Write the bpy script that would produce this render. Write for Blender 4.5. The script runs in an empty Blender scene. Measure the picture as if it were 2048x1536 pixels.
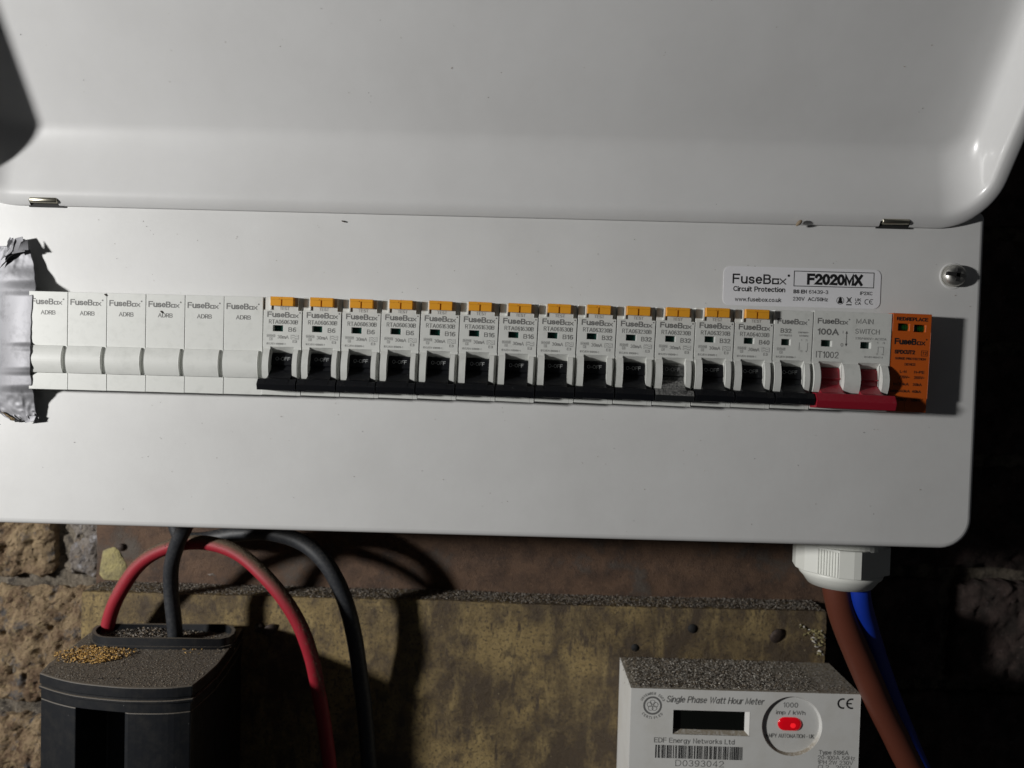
import bpy, bmesh, math, random
from mathutils import Vector, Matrix, noise
random.seed(7)
S = 0.001                                   # all lengths below are in millimetres
C = bpy.context.scene.collection
R = math.radians

# ------------------------------------------------------------------ camera
CAM = (8.84, -363.8, -3.98); PITCH, YAW, ROLL, FPX = -0.0296, 0.0049, -0.0262, 1540.0
MC = Matrix.Rotation(YAW, 3, 'Z') @ Matrix.Rotation(PITCH, 3, 'X') @ Matrix.Rotation(ROLL, 3, 'Y')
cd = bpy.data.cameras.new('camera'); cam = bpy.data.objects.new('camera', cd); C.objects.link(cam)
cd.sensor_fit = 'HORIZONTAL'; cd.sensor_width = 36.0; cd.lens = 36.0 * FPX / 2048.0
cd.clip_start = 0.01; cd.clip_end = 20.0
cam.matrix_world = Matrix.Translation(Vector(CAM) * S) @ (MC @ Matrix.Rotation(R(90), 3, 'X')).to_4x4()
bpy.context.scene.camera = cam
cd.dof.use_dof = True; cd.dof.focus_distance = 0.375; cd.dof.aperture_fstop = 9.0

def ray(px, py):
    return MC @ Vector(((px - 1024) / FPX, 1.0, -(py - 768) / FPX))
def at(px, py, Y):
    """point of the depth plane Y (mm) that the photograph shows at a pixel"""
    d = ray(px, py); t = (Y - CAM[1]) / d.y
    return Vector(CAM) + d * t
def atz(px, py, Z):
    d = ray(px, py); t = (Z - CAM[2]) / d.z
    return Vector(CAM) + d * t

# ------------------------------------------------------------------ light
sc = bpy.context.scene
w = bpy.data.worlds.new('World'); sc.world = w; w.use_nodes = True
w.node_tree.nodes['Background'].inputs[0].default_value = (0.9, 0.93, 1.0, 1)
w.node_tree.nodes['Background'].inputs[1].default_value = 0.018
ld = bpy.data.lights.new('work_torch', 'POINT'); lamp = bpy.data.objects.new('work_torch', ld); C.objects.link(lamp)
LIGHT = (-785, -471, 50)
lamp.location = Vector(LIGHT) * S
ld.energy = 34.5; ld.shadow_soft_size = 0.034; ld.color = (1.0, 0.985, 0.965)
sc.view_settings.view_transform = 'Standard'; sc.view_settings.look = 'None'
sc.view_settings.exposure = 0.0; sc.view_settings.gamma = 1.0

# ------------------------------------------------------------------ materials
MATS = {}
def mat(name, col, rough=0.5, metal=0.0, coat=0.0, bevel=0.0, bump=None, mix=None, spec=0.5, emit=None, dust=None, specks=None, trans=0):
    """bump=(scale per mm, strength, distance mm); mix=(colour2, scale, lo, hi); dust=(colour, amount, scale)"""
    m = bpy.data.materials.new(name); m.use_nodes = True
    nt = m.node_tree; N = nt.nodes; L = nt.links
    b = N['Principled BSDF']
    b.inputs['Roughness'].default_value = rough; b.inputs['Metallic'].default_value = metal
    b.inputs['Coat Weight'].default_value = coat; b.inputs['Coat Roughness'].default_value = 0.12
    b.inputs['Specular IOR Level'].default_value = spec
    if trans: b.inputs['Transmission Weight'].default_value = trans
    tc = N.new('ShaderNodeTexCoord'); mp = N.new('ShaderNodeMapping'); mp.inputs['Scale'].default_value = (1000, 1000, 1000)
    L.new(tc.outputs['Object'], mp.inputs[0]); co = mp.outputs[0]
    oi = N.new('ShaderNodeObjectInfo')
    add = N.new('ShaderNodeVectorMath'); add.operation = 'ADD'
    sc_ = N.new('ShaderNodeVectorMath'); sc_.operation = 'SCALE'; sc_.inputs[3].default_value = 900
    cmb = N.new('ShaderNodeCombineXYZ'); L.new(oi.outputs['Random'], cmb.inputs[0]); L.new(oi.outputs['Random'], cmb.inputs[2])
    L.new(cmb.outputs[0], sc_.inputs[0]); L.new(co, add.inputs[0]); L.new(sc_.outputs[0], add.inputs[1]); co = add.outputs[0]
    def nz(scale, det=4, rg=0.6, st=1.0):
        n = N.new('ShaderNodeTexNoise'); n.inputs['Scale'].default_value = scale; n.inputs['Detail'].default_value = det
        n.inputs['Roughness'].default_value = rg
        if st != 1.0:
            q_ = N.new('ShaderNodeVectorMath'); q_.operation = 'MULTIPLY'; q_.inputs[1].default_value = (1, 1, st); L.new(co, q_.inputs[0]); L.new(q_.outputs[0], n.inputs['Vector'])
        else: L.new(co, n.inputs['Vector'])
        return n.outputs['Fac']
    def ramp(src, lo, hi):
        r = N.new('ShaderNodeMapRange'); r.inputs[1].default_value = lo; r.inputs[2].default_value = hi; L.new(src, r.inputs[0]); return r.outputs[0]
    def mixc(f, a, b_):
        x = N.new('ShaderNodeMix'); x.data_type = 'RGBA'
        if isinstance(f, float): x.inputs[0].default_value = f
        else: L.new(f, x.inputs[0])
        for s, v in ((6, a), (7, b_)):
            if isinstance(v, tuple): x.inputs[s].default_value = (*v, 1)
            else: L.new(v, x.inputs[s])
        return x.outputs[2]
    cur = col
    for mx in (mix or []):
        c2, s_, lo, hi = mx[:4]
        det = mx[4] if len(mx) > 4 else 5
        cur = mixc(ramp(nz(s_, det, 0.65, mx[5] if len(mx) > 5 else 1.0), lo, hi), cur, c2)
    if dust:
        dc, amt, s_ = dust
        g = N.new('ShaderNodeNewGeometry'); sx = N.new('ShaderNodeSeparateXYZ'); L.new(g.outputs['Normal'], sx.inputs[0])
        up = ramp(sx.outputs[2], 0.05, 0.75); n = ramp(nz(s_, 6, 0.75), 0.62 - 0.35 * amt, 0.72 - 0.2 * amt)
        mu = N.new('ShaderNodeMath'); mu.operation = 'MULTIPLY'; L.new(up, mu.inputs[0]); L.new(n, mu.inputs[1])
        cur = mixc(mu.outputs[0], cur, dc)
        rr = N.new('ShaderNodeMapRange'); rr.inputs[3].default_value = rough; rr.inputs[4].default_value = 0.95; L.new(mu.outputs[0], rr.inputs[0]); L.new(rr.outputs[0], b.inputs['Roughness'])
    if specks:
        c2, cell, size = specks
        v = N.new('ShaderNodeTexVoronoi'); v.inputs['Scale'].default_value = 1.0 / cell; L.new(co, v.inputs['Vector'])
        r = ramp(v.outputs['Distance'], size / cell, size / cell * 0.55)
        s2 = N.new('ShaderNodeSeparateColor'); L.new(v.outputs['Color'], s2.inputs[0])
        gt = N.new('ShaderNodeMath'); gt.operation = 'GREATER_THAN'; gt.inputs[1].default_value = 0.6; L.new(s2.outputs[0], gt.inputs[0])
        mu = N.new('ShaderNodeMath'); mu.operation = 'MULTIPLY'; L.new(r, mu.inputs[0]); L.new(gt.outputs[0], mu.inputs[1])
        cur = mixc(mu.outputs[0], cur, c2)
    if isinstance(cur, tuple): b.inputs['Base Color'].default_value = (*cur, 1)
    else: L.new(cur, b.inputs['Base Color'])
    nrm = None
    if bevel:
        bv = N.new('ShaderNodeBevel'); bv.samples = 4; bv.inputs[0].default_value = bevel * S; nrm = bv.outputs[0]
    for bp in (bump or []):
        bn = N.new('ShaderNodeBump'); bn.inputs['Strength'].default_value = bp[1]; bn.inputs['Distance'].default_value = bp[2] * S
        L.new(nz(bp[0], 5, bp[3] if len(bp) > 3 else 0.6), bn.inputs['Height'])
        if nrm: L.new(nrm, bn.inputs['Normal'])
        nrm = bn.outputs[0]
    if nrm: L.new(nrm, b.inputs['Normal'])
    if emit:
        b.inputs['Emission Color'].default_value = (*emit[0], 1); b.inputs['Emission Strength'].default_value = emit[1]
    MATS[name] = m
    return m
M = MATS
mat('cover_paint', (0.655, 0.657, 0.648), 0.42, coat=0.15, bump=[(0.35, 0.12, 0.25), (2.0, 0.05, 0.05)], specks=((0.12, 0.11, 0.1), 13.0, 0.32),
    mix=[((0.60, 0.60, 0.59), 0.02, 0.35, 0.7), ((0.50, 0.49, 0.47), 0.7, 0.70, 0.77)])
mat('lid_paint', (0.65, 0.652, 0.648), 0.33, coat=0.35, bump=[(0.09, 0.12, 0.5), (1.5, 0.03, 0.05)], specks=((0.14, 0.13, 0.12), 17.0, 0.3),
    mix=[((0.60, 0.60, 0.595), 0.015, 0.35, 0.7), ((0.52, 0.51, 0.49), 0.5, 0.71, 0.78)])
mat('module_plastic', (0.62, 0.63, 0.60), 0.42, bevel=0.3, bump=[(3.0, 0.08, 0.05)], mix=[((0.52, 0.53, 0.50), 0.25, 0.5, 0.8)],
    specks=((0.2, 0.2, 0.19), 5.0, 0.16))
mat('blank_plastic', (0.66, 0.67, 0.64), 0.4, bevel=0.35, bump=[(2.0, 0.08, 0.05)], mix=[((0.57, 0.58, 0.55), 0.2, 0.5, 0.8)],
    specks=((0.2, 0.2, 0.19), 6.0, 0.16))
mat('handle_black', (0.0045, 0.005, 0.0065), 0.42, spec=0.22, bevel=0.3, dust=((0.05, 0.05, 0.048), 0.1, 2.0), specks=((0.3, 0.3, 0.28), 2.0, 0.12))
mat('handle_dusty', (0.010, 0.011, 0.012), 0.45, bevel=0.3, dust=((0.24, 0.24, 0.23), 0.7, 1.1), specks=((0.4, 0.4, 0.38), 1.4, 0.13))
mat('handle_red', (0.26, 0.010, 0.022), 0.38, bevel=0.35, dust=((0.30, 0.08, 0.09), 0.2, 1.6), specks=((0.6, 0.4, 0.4), 3.0, 0.12))
mat('test_yellow', (0.74, 0.33, 0.025), 0.35, bevel=0.25)
mat('spd_orange', (0.48, 0.092, 0.010), 0.42, bevel=0.35, bump=[(3.0, 0.08, 0.05)])
mat('print_grey', (0.15, 0.15, 0.145), 0.6)
mat('print_pale', (0.21, 0.21, 0.205), 0.6)
mat('print_white', (0.36, 0.37, 0.37), 0.6)
mat('print_black', (0.012, 0.012, 0.013), 0.5)
mat('window_green', (0.004, 0.035, 0.026), 0.25)
mat('lens_green', (0.006, 0.055, 0.008), 0.12, coat=1.0)
mat('dark_inside', (0.01, 0.01, 0.01), 0.8)
mat('label_vinyl', (0.73, 0.73, 0.75), 0.35, coat=0.2)
mat('zinc', (0.62, 0.61, 0.57), 0.42, metal=1.0, bump=[(1.2, 0.2, 0.1)])
mat('pin_steel', (0.42, 0.40, 0.33), 0.35, metal=1.0, bump=[(1.2, 0.2, 0.1)])
mat('tape_silver', (0.25, 0.25, 0.265), 0.6, metal=0.45, bump=[(0.10, 0.2, 0.8), (1.1, 0.05, 0.2)], mix=[((0.17, 0.17, 0.18), 0.12, 0.5, 0.7)])
mat('tape_back', (0.16, 0.11, 0.05), 0.6, bump=[(0.8, 0.5, 0.5)])
mat('nylon', (0.72, 0.73, 0.68), 0.4, bump=[(0.6, 0.06, 0.2)])
mat('cable_red', (0.29, 0.012, 0.024), 0.55, bump=[(1.8, 0.5, 0.25)], dust=((0.12, 0.085, 0.055), 1.9, 1.6))
mat('cable_black', (0.014, 0.016, 0.020), 0.55, bump=[(0.8, 0.2, 0.1)], dust=((0.09, 0.08, 0.065), 0.3, 0.8), mix=[((0.035, 0.036, 0.038), 0.5, 0.45, 0.7)])
mat('cable_brown', (0.115, 0.033, 0.019), 0.42, bump=[(0.5, 0.12, 0.1)], specks=((0.4, 0.3, 0.25), 9.0, 0.3))
mat('cable_blue', (0.006, 0.033, 0.33), 0.42)
mat('cutout_black', (0.006, 0.007, 0.009), 0.42, bump=[(0.6, 0.15, 0.15)], dust=((0.13, 0.11, 0.085), 1.15, 0.9),
    mix=[((0.014, 0.014, 0.014), 0.15, 0.45, 0.7)], specks=((0.16, 0.16, 0.15), 4.5, 0.2))
mat('meter_plastic', (0.68, 0.68, 0.655), 0.42, bevel=0.5, bump=[(1.5, 0.05, 0.05)], dust=((0.30, 0.26, 0.20), 1.0, 0.6), specks=((0.3, 0.25, 0.2), 14.0, 0.35),
    mix=[((0.61, 0.60, 0.56), 0.05, 0.45, 0.75)])
mat('lcd_dark', (0.006, 0.007, 0.006), 0.15)
mat('led_red', (0.5, 0.0, 0.008), 0.12, coat=1.0, emit=((1.0, 0.005, 0.012), 0.22))
mat('led_hot', (0.8, 0.02, 0.03), 0.12, coat=1.0, emit=((1.0, 0.012, 0.02), .6))
mat('plank_wood', (0.125, 0.072, 0.043), 0.75, bump=[(1.1, 1.0, 0.8, 0.75), (0.12, 0.5, 1.2)],
    mix=[((0.045, 0.026, 0.018), 0.06, 0.4, 0.65), ((0.16, 0.095, 0.055), 0.5, 0.55, 0.75), ((0.10, 0.085, 0.07), 0.03, 0.55, 0.7), ((0.02, 0.014, 0.01), 0.8, 0.62, 0.7)])
mat('board_olive', (0.34, 0.245, 0.10), 0.6, bump=[(1.3, 1.0, 1.1, 0.8), (0.2, 0.8, 1.6)],
    mix=[((0.085, 0.058, 0.032), 0.022, 0.40, 0.60, 8), ((0.42, 0.31, 0.13), 0.07, 0.52, 0.74, 9, 0.3), ((0.085, 0.060, 0.036), 0.07, 0.50, 0.68, 10), ((0.07, 0.05, 0.03), 0.5, 0.52, 0.64, 9), ((0.08, 0.056, 0.034), 0.2, 0.56, 0.66, 8, 0.3),
         ((0.42, 0.34, 0.19), 0.35, 0.66, 0.74, 8)])
mat('brick_tan', (0.40, 0.29, 0.17), 0.9, bump=[(1.1, 1.0, 2.2, 0.85), (0.25, 0.9, 3.5)],
    mix=[((0.17, 0.105, 0.06), 0.05, 0.42, 0.62), ((0.40, 0.30, 0.16), 0.3, 0.52, 0.7), ((0.13, 0.12, 0.115), 0.09, 0.55, 0.66), ((0.05, 0.04, 0.03), 0.6, 0.62, 0.72), ((0.5, 0.46, 0.40), 0.8, 0.68, 0.76)])
mat('brick_grey', (0.26, 0.23, 0.20), 0.9, bump=[(0.9, 1.0, 1.6, 0.8), (0.22, 0.9, 3.5)],
    mix=[((0.10, 0.08, 0.07), 0.06, 0.42, 0.6), ((0.42, 0.41, 0.42), 0.12, 0.52, 0.66), ((0.24, 0.17, 0.10), 0.2, 0.56, 0.7), ((0.04, 0.035, 0.03), 0.6, 0.6, 0.72)])
mat('brick_dark', (0.085, 0.058, 0.05), 0.9, bump=[(1.0, 0.9, 0.8, 0.75), (0.25, 0.7, 2.0)],
    mix=[((0.03, 0.022, 0.018), 0.05, 0.4, 0.6), ((0.22, 0.18, 0.18), 0.3, 0.62, 0.75)])  # darker brown brick used for the stepped-back wall
mat('mortar', (0.22, 0.185, 0.14), 0.95, bump=[(0.9, 1.0, 1.6, 0.8), (0.2, 0.9, 3.5)],
    mix=[((0.06, 0.05, 0.04), 0.1, 0.42, 0.6), ((0.30, 0.26, 0.20), 0.5, 0.55, 0.7)])
mat('plaster_old', (0.36, 0.31, 0.14), 0.85, bump=[(0.6, 1.0, 1.2), (2, .8, .5)], mix=[((0.22, 0.19, 0.10), 0.2, 0.45, 0.65)])
mat('rust_iron', (0.045, 0.032, 0.026), 0.7, bump=[(1.2, 0.7, 0.5)], mix=[((0.12, 0.08, 0.06), 0.5, 0.5, 0.7)])
mat('chip_gold', (0.50, 0.30, 0.085), 0.75); mat('chip_tan', (0.20, 0.155, 0.105), 0.85)
mat('chip_grey', (0.27, 0.245, 0.21), 0.8); mat('chip_dark', (0.06, 0.05, 0.042), 0.9); mat('chip_pale', (0.55, 0.52, 0.46), 0.75)

# ------------------------------------------------------------------ mesh helpers
class MB:
    def __init__(s): s.v = []; s.f = []; s.m = []; s.s = []
    def add(s, vs, fs, mi=0, smooth=False):
        o = len(s.v); s.v += [tuple(p) for p in vs]
        for f in fs: s.f.append([o + i for i in f]); s.m.append(mi); s.s.append(smooth)
        return s
    def box(s, x0, x1, y0, y1, z0, z1, mi=0):
        v = [(x, y, z) for x in (x0, x1) for y in (y0, y1) for z in (z0, z1)]
        return s.add(v, [(0, 1, 3, 2), (4, 6, 7, 5), (0, 4, 5, 1), (2, 3, 7, 6), (0, 2, 6, 4), (1, 5, 7, 3)], mi)
    def prism_x(s, prof, x0, x1, mi=0, smooth=False):
        """prof: closed (y, z) outline swept along x"""
        n = len(prof); v = [(x0, y, z) for y, z in prof] + [(x1, y, z) for y, z in prof]
        s.add(v, [(i, (i + 1) % n, n + (i + 1) % n, n + i) for i in range(n)], mi, smooth)
        s.add(v[:n], [tuple(range(n))], mi); s.add(v[n:], [tuple(reversed(range(n)))], mi); return s
    def prism_z(s, poly, z0, z1, mi=0, smooth=False, cap=True):
        n = len(poly); v = [(x, y, z0) for x, y in poly] + [(x, y, z1) for x, y in poly]
        s.add(v, [(i, (i + 1) % n, n + (i + 1) % n, n + i) for i in range(n)], mi, smooth)
        if cap: s.add(v[:n], [tuple(reversed(range(n)))], mi); s.add(v[n:], [tuple(range(n))], mi)
        return s
    def lathe(s, prof, axis='z', seg=32, c=(0, 0, 0), mi=0, smooth=True):
        """prof: (radius, height)"""
        v = []; n = len(prof)
        for k in range(seg):
            a = 2 * math.pi * k / seg
            for r, h in prof:
                p = (r * math.cos(a), r * math.sin(a), h) if axis == 'z' else ((r * math.cos(a), h, r * math.sin(a)) if axis == 'y' else (h, r * math.cos(a), r * math.sin(a)))
                v.append((p[0] + c[0], p[1] + c[1], p[2] + c[2]))
        f = [(k * n + i, ((k + 1) % seg) * n + i, ((k + 1) % seg) * n + i + 1, k * n + i + 1) for k in range(seg) for i in range(n - 1)]
        return s.add(v, f, mi, smooth)
    def tube(s, pts, rad, seg=20, mi=0, wob=0.0):
        P = [Vector(p) for p in pts]; n = len(P); v = []
        up = Vector((0, 1, 0))
        for i, p in enumerate(P):
            t = (P[min(i + 1, n - 1)] - P[max(i - 1, 0)]).normalized()
            a = (up - t * up.dot(t)).normalized(); b = t.cross(a); up = a
            r = rad[i] if isinstance(rad, list) else rad
            for k in range(seg):
                an = 2 * math.pi * k / seg; d = a * math.cos(an) + b * math.sin(an)
                rr = r * (1 + wob * noise.noise(p * 0.08 + d * 0.6))
                v.append(p + d * rr)
        f = [(i * seg + k, i * seg + (k + 1) % seg, (i + 1) * seg + (k + 1) % seg, (i + 1) * seg + k) for i in range(n - 1) for k in range(seg)]
        s.add(v, f, mi, True)
        return s.add(v[:seg], [tuple(range(seg))], mi).add(v[-seg:], [tuple(range(seg))], mi)
    def grid(s, nu, nv, fn, mi=0, smooth=True):
        v = [fn(i / nu, j / nv) for j in range(nv + 1) for i in range(nu + 1)]
        return s.add(v, [(j * (nu + 1) + i, j * (nu + 1) + i + 1, (j + 1) * (nu + 1) + i + 1, (j + 1) * (nu + 1) + i) for j in range(nv) for i in range(nu)], mi, smooth)
    def relief(s, xs, zs, fn, back, mi=0):
        """a block whose front (towards -y) steps between the depths fn(x, z)"""
        nx, nz_ = len(xs) - 1, len(zs) - 1
        D = [[fn((xs[i] + xs[i + 1]) / 2, (zs[j] + zs[j + 1]) / 2) for j in range(nz_)] for i in range(nx)]
        g = lambda i, j: D[i][j] if 0 <= i < nx and 0 <= j < nz_ else back
        for i in range(nx):
            for j in range(nz_):
                y = D[i][j]
                s.add([(xs[i], y, zs[j]), (xs[i + 1], y, zs[j]), (xs[i + 1], y, zs[j + 1]), (xs[i], y, zs[j + 1])], [(0, 1, 2, 3)], mi)
        for i in range(nx + 1):
            for j in range(nz_):
                a, b = g(i - 1, j), g(i, j)
                if a != b: s.add([(xs[i], a, zs[j]), (xs[i], b, zs[j]), (xs[i], b, zs[j + 1]), (xs[i], a, zs[j + 1])], [(0, 1, 2, 3)], mi)
        for i in range(nx):
            for j in range(nz_ + 1):
                a, b = g(i, j - 1), g(i, j)
                if a != b: s.add([(xs[i], a, zs[j]), (xs[i + 1], a, zs[j]), (xs[i + 1], b, zs[j]), (xs[i], b, zs[j])], [(0, 1, 2, 3)], mi)
        return s
    def mesh(s, name, mats, recalc=True):
        me = bpy.data.meshes.new(name)
        me.from_pydata([(a * S, b * S, c * S) for a, b, c in s.v], [], s.f)
        for m in mats: me.materials.append(M[m])
        me.polygons.foreach_set('material_index', s.m); me.polygons.foreach_set('use_smooth', s.s)
        if recalc:
            bm = bmesh.new(); bm.from_mesh(me); bmesh.ops.recalc_face_normals(bm, faces=bm.faces); bm.to_mesh(me); bm.free()
        me.update(); return me
    def build(s, name, mats, parent=None, loc=None, rot=None, weld=False, bevel=None, sub=0, recalc=True, solid=None):
        if isinstance(mats, str): mats = [mats]
        me = s.mesh(name, mats, recalc)
        if weld:
            bm = bmesh.new(); bm.from_mesh(me); bmesh.ops.remove_doubles(bm, verts=bm.verts, dist=0.02 * S)
            bmesh.ops.recalc_face_normals(bm, faces=bm.faces); bm.to_mesh(me); bm.free()
        o = bpy.data.objects.new(name, me); C.objects.link(o)
        if parent: o.parent = parent
        if loc is not None: o.location = Vector(loc) * S
        if rot is not None: o.rotation_euler = rot
        if solid:
            md = o.modifiers.new('thickness', 'SOLIDIFY'); md.thickness = solid * S; md.offset = 0
        if bevel:
            md = o.modifiers.new('soft edge', 'BEVEL'); md.width = bevel[0] * S; md.segments = bevel[1]; md.limit_method = 'ANGLE'; md.angle_limit = R(35)
        return o
def thing(name, label, cat, loc=(0, 0, 0), rot=(0, 0, 0), group=None):
    o = bpy.data.objects.new(name, None); C.objects.link(o); o.empty_display_size = 0.01
    o.location = Vector(loc) * S; o.rotation_euler = rot
    o['label'] = label; o['category'] = cat
    if group: o['group'] = group
    return o
def tag(o, label, cat, group=None, kind=None):
    o['label'] = label; o['category'] = cat
    if group: o['group'] = group
    if kind: o['kind'] = kind
    return o
def spline(P, n=8):
    P = [Vector(p) for p in P]; out = []
    Q = [P[0] * 2 - P[1]] + P + [P[-1] * 2 - P[-2]]
    for i in range(1, len(Q) - 2):
        for k in range(n):
            t = k / n; a, b, c, d = Q[i - 1:i + 3]
            out.append(0.5 * ((2 * b) + (c - a) * t + (2 * a - 5 * b + 4 * c - d) * t * t + (3 * b - a - 3 * c + d) * t ** 3))
    return out + [P[-1]]
def arcpts(cx, cy, r, a0, a1, n):
    return [(cx + r * math.cos(R(a0 + (a1 - a0) * k / n)), cy + r * math.sin(R(a0 + (a1 - a0) * k / n))) for k in range(n + 1)]

# lettering: flat printed ink drawn as pen strokes on a cap height of 1
def el(cx, cy, rx, ry, a0, a1, n=9):
    return [(cx + rx * math.cos(R(a0 + (a1 - a0) * k / n)), cy + ry * math.sin(R(a0 + (a1 - a0) * k / n))) for k in range(n + 1)]
def O_(cx, cy, rx, ry): return el(cx, cy, rx, ry, 90, 450, 16)
STROKES = {
 'A': [[(0, 0), (.38, 1), (.76, 0)], [(.13, .33), (.63, .33)]], 'B': [[(0, 0), (0, 1), (.33, 1)] + el(.35, .765, .22, .235, 80, -80) + [(0, .53)], [(0, .53), (.34, .53)] + el(.36, .265, .25, .265, 80, -80) + [(0, 0)]],
 'C': [el(.39, .5, .39, .5, 45, 315, 14)], 'D': [[(0, 0), (0, 1), (.28, 1)] + el(.3, .5, .38, .5, 85, -85, 12) + [(0, 0)]],
 'E': [[(.58, 1), (0, 1), (0, 0), (.6, 0)], [(0, .53), (.54, .53)]], 'F': [[(.57, 1), (0, 1), (0, 0)], [(0, .52), (.5, .52)]],
 'G': [el(.39, .5, .39, .5, 45, 325, 14) + [(.76, .44), (.42, .44)]], 'H': [[(0, 0), (0, 1)], [(.62, 0), (.62, 1)], [(0, .53), (.62, .53)]], 'I': [[(0, 0), (0, 1)]],
 'K': [[(0, 0), (0, 1)], [(.58, 1), (.02, .38)], [(.2, .58), (.62, 0)]], 'L': [[(0, 1), (0, 0), (.52, 0)]], 'M': [[(0, 0), (0, 1), (.38, .12), (.76, 1), (.76, 0)]],
 'N': [[(0, 0), (0, 1), (.6, 0), (.6, 1)]], 'O': [O_(.41, .5, .41, .5)], 'P': [[(0, 0), (0, 1), (.34, 1)] + el(.35, .73, .25, .27, 80, -80) + [(0, .46)]],
 'R': [[(0, 0), (0, 1), (.34, 1)] + el(.35, .74, .25, .26, 80, -80) + [(0, .48)], [(.32, .48), (.62, 0)]], 'S': [el(.3, .745, .27, .255, 25, 265) + el(.3, .25, .3, .25, 85, -160)],
 'T': [[(0, 1), (.66, 1)], [(.33, 1), (.33, 0)]], 'U': [[(0, 1), (0, .3)] + el(.3, .3, .3, .3, 185, 355, 10) + [(.6, .3), (.6, 1)]], 'V': [[(0, 1), (.36, 0), (.72, 1)]],
 'W': [[(0, 1), (.25, 0), (.5, .95), (.75, 0), (1, 1)]], 'X': [[(0, 0), (.64, 1)], [(0, 1), (.64, 0)]], 'Y': [[(0, 1), (.34, .45), (.68, 1)], [(.34, .45), (.34, 0)]], 'Z': [[(0, 1), (.6, 1), (0, 0), (.62, 0)]],
 '0': [O_(.27, .5, .27, .5)], '1': [[(0, .78), (.2, 1), (.2, 0)]], '2': [el(.27, .72, .26, .28, 170, -35) + [(0, 0), (.55, 0)]], '3': [el(.26, .765, .24, .235, 155, -85) + el(.26, .265, .27, .265, 85, -155)],
 '4': [[(.42, 0), (.42, 1), (0, .3), (.57, .3)]], '5': [[(.5, 1), (.1, 1), (.05, .53)] + el(.26, .31, .28, .31, 125, -155)], '6': [O_(.28, .3, .26, .3), el(.34, .5, .32, .5, 60, 168, 6)],
 '7': [[(0, 1), (.54, 1), (.2, 0)]], '8': [O_(.27, .755, .22, .245), O_(.27, .26, .27, .26)], '9': [O_(.27, .69, .26, .31), el(.2, .5, .32, .5, -120, -15, 6)],
 'a': [O_(.26, .34, .25, .34), [(.53, .7), (.53, 0)]], 'b': [O_(.3, .35, .26, .35), [(0, 1), (0, 0)]], 'c': [el(.26, .35, .26, .35, 45, 315, 12)], 'd': [O_(.26, .35, .25, .35), [(.53, 1), (.53, 0)]],
 'e': [[(.02, .37), (.5, .37)] + el(.26, .35, .25, .35, 15, 312, 12)], 'f': [[(.12, 0), (.12, .8), (.2, .98), (.34, 1)], [(0, .7), (.3, .7)]], 'g': [O_(.26, .36, .25, .34), [(.53, .7), (.53, -.08)] + el(.28, -.08, .25, .2, -10, -150, 6)],
 'h': [[(0, 1), (0, 0)], [(0, .45)] + el(.25, .45, .24, .25, 160, 5, 8) + [(.49, 0)]], 'i': [[(0, .62), (0, 0)], [(0, .94), (0, .98)]], 'k': [[(0, 1), (0, 0)], [(.44, .7), (.02, .27)], [(.17, .42), (.48, 0)]],
 'l': [[(0, 1), (0, 0)]], 'm': [[(0, .7), (0, 0)], [(0, .5)] + el(.2, .5, .19, .2, 160, 5, 6) + [(.39, 0)], [(.4, .5)] + el(.6, .5, .19, .2, 160, 5, 6) + [(.79, 0)]],
 'n': [[(0, .7), (0, 0)], [(0, .45)] + el(.24, .45, .23, .25, 160, 5, 8) + [(.47, 0)]], 'o': [O_(.27, .35, .26, .35)], 'p': [O_(.3, .35, .26, .35), [(0, .7), (0, -.28)]], 'r': [[(0, .7), (0, 0)], [(0, .42), (.1, .62), (.3, .69)]],
 's': [el(.22, .52, .2, .18, 25, 265, 8) + el(.22, .18, .22, .18, 85, -160, 8)], 't': [[(.12, .92), (.12, .14), (.2, 0), (.32, .01)], [(0, .7), (.3, .7)]], 'u': [[(0, .7), (0, .25)] + el(.24, .25, .24, .25, 190, 350, 8), [(.49, .7), (.49, 0)]],
 'w': [[(0, .7), (.18, 0), (.36, .66), (.54, 0), (.72, .7)]], 'x': [[(0, 0), (.48, .7)], [(0, .7), (.48, 0)]], 'y': [[(0, .7), (.25, .02)], [(.5, .7), (.2, -.22), (.04, -.27)]], 'z': [[(0, .7), (.44, .7), (0, 0), (.46, 0)]],
 '.': [[(0, 0), (0, .07)]], ':': [[(0, .05), (0, .15)], [(0, .55), (0, .65)]], '-': [[(0, .4), (.3, .4)]], '/': [[(0, -.05), (.36, 1.05)]], '~': [[(0, .36), (.12, .5), (.3, .42), (.42, .54)]],
}
def strokes(txt, shear=0.0):
    x = 0.0; out_ = []
    for ch in txt:
        if ch == ' ': x += .42; continue
        g = STROKES[ch]; w_ = max(p[0] for st in g for p in st)
        out_ += [[(x + a + shear * b_, b_) for a, b_ in st] for st in g]; x += w_ + .25
    return out_
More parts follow.
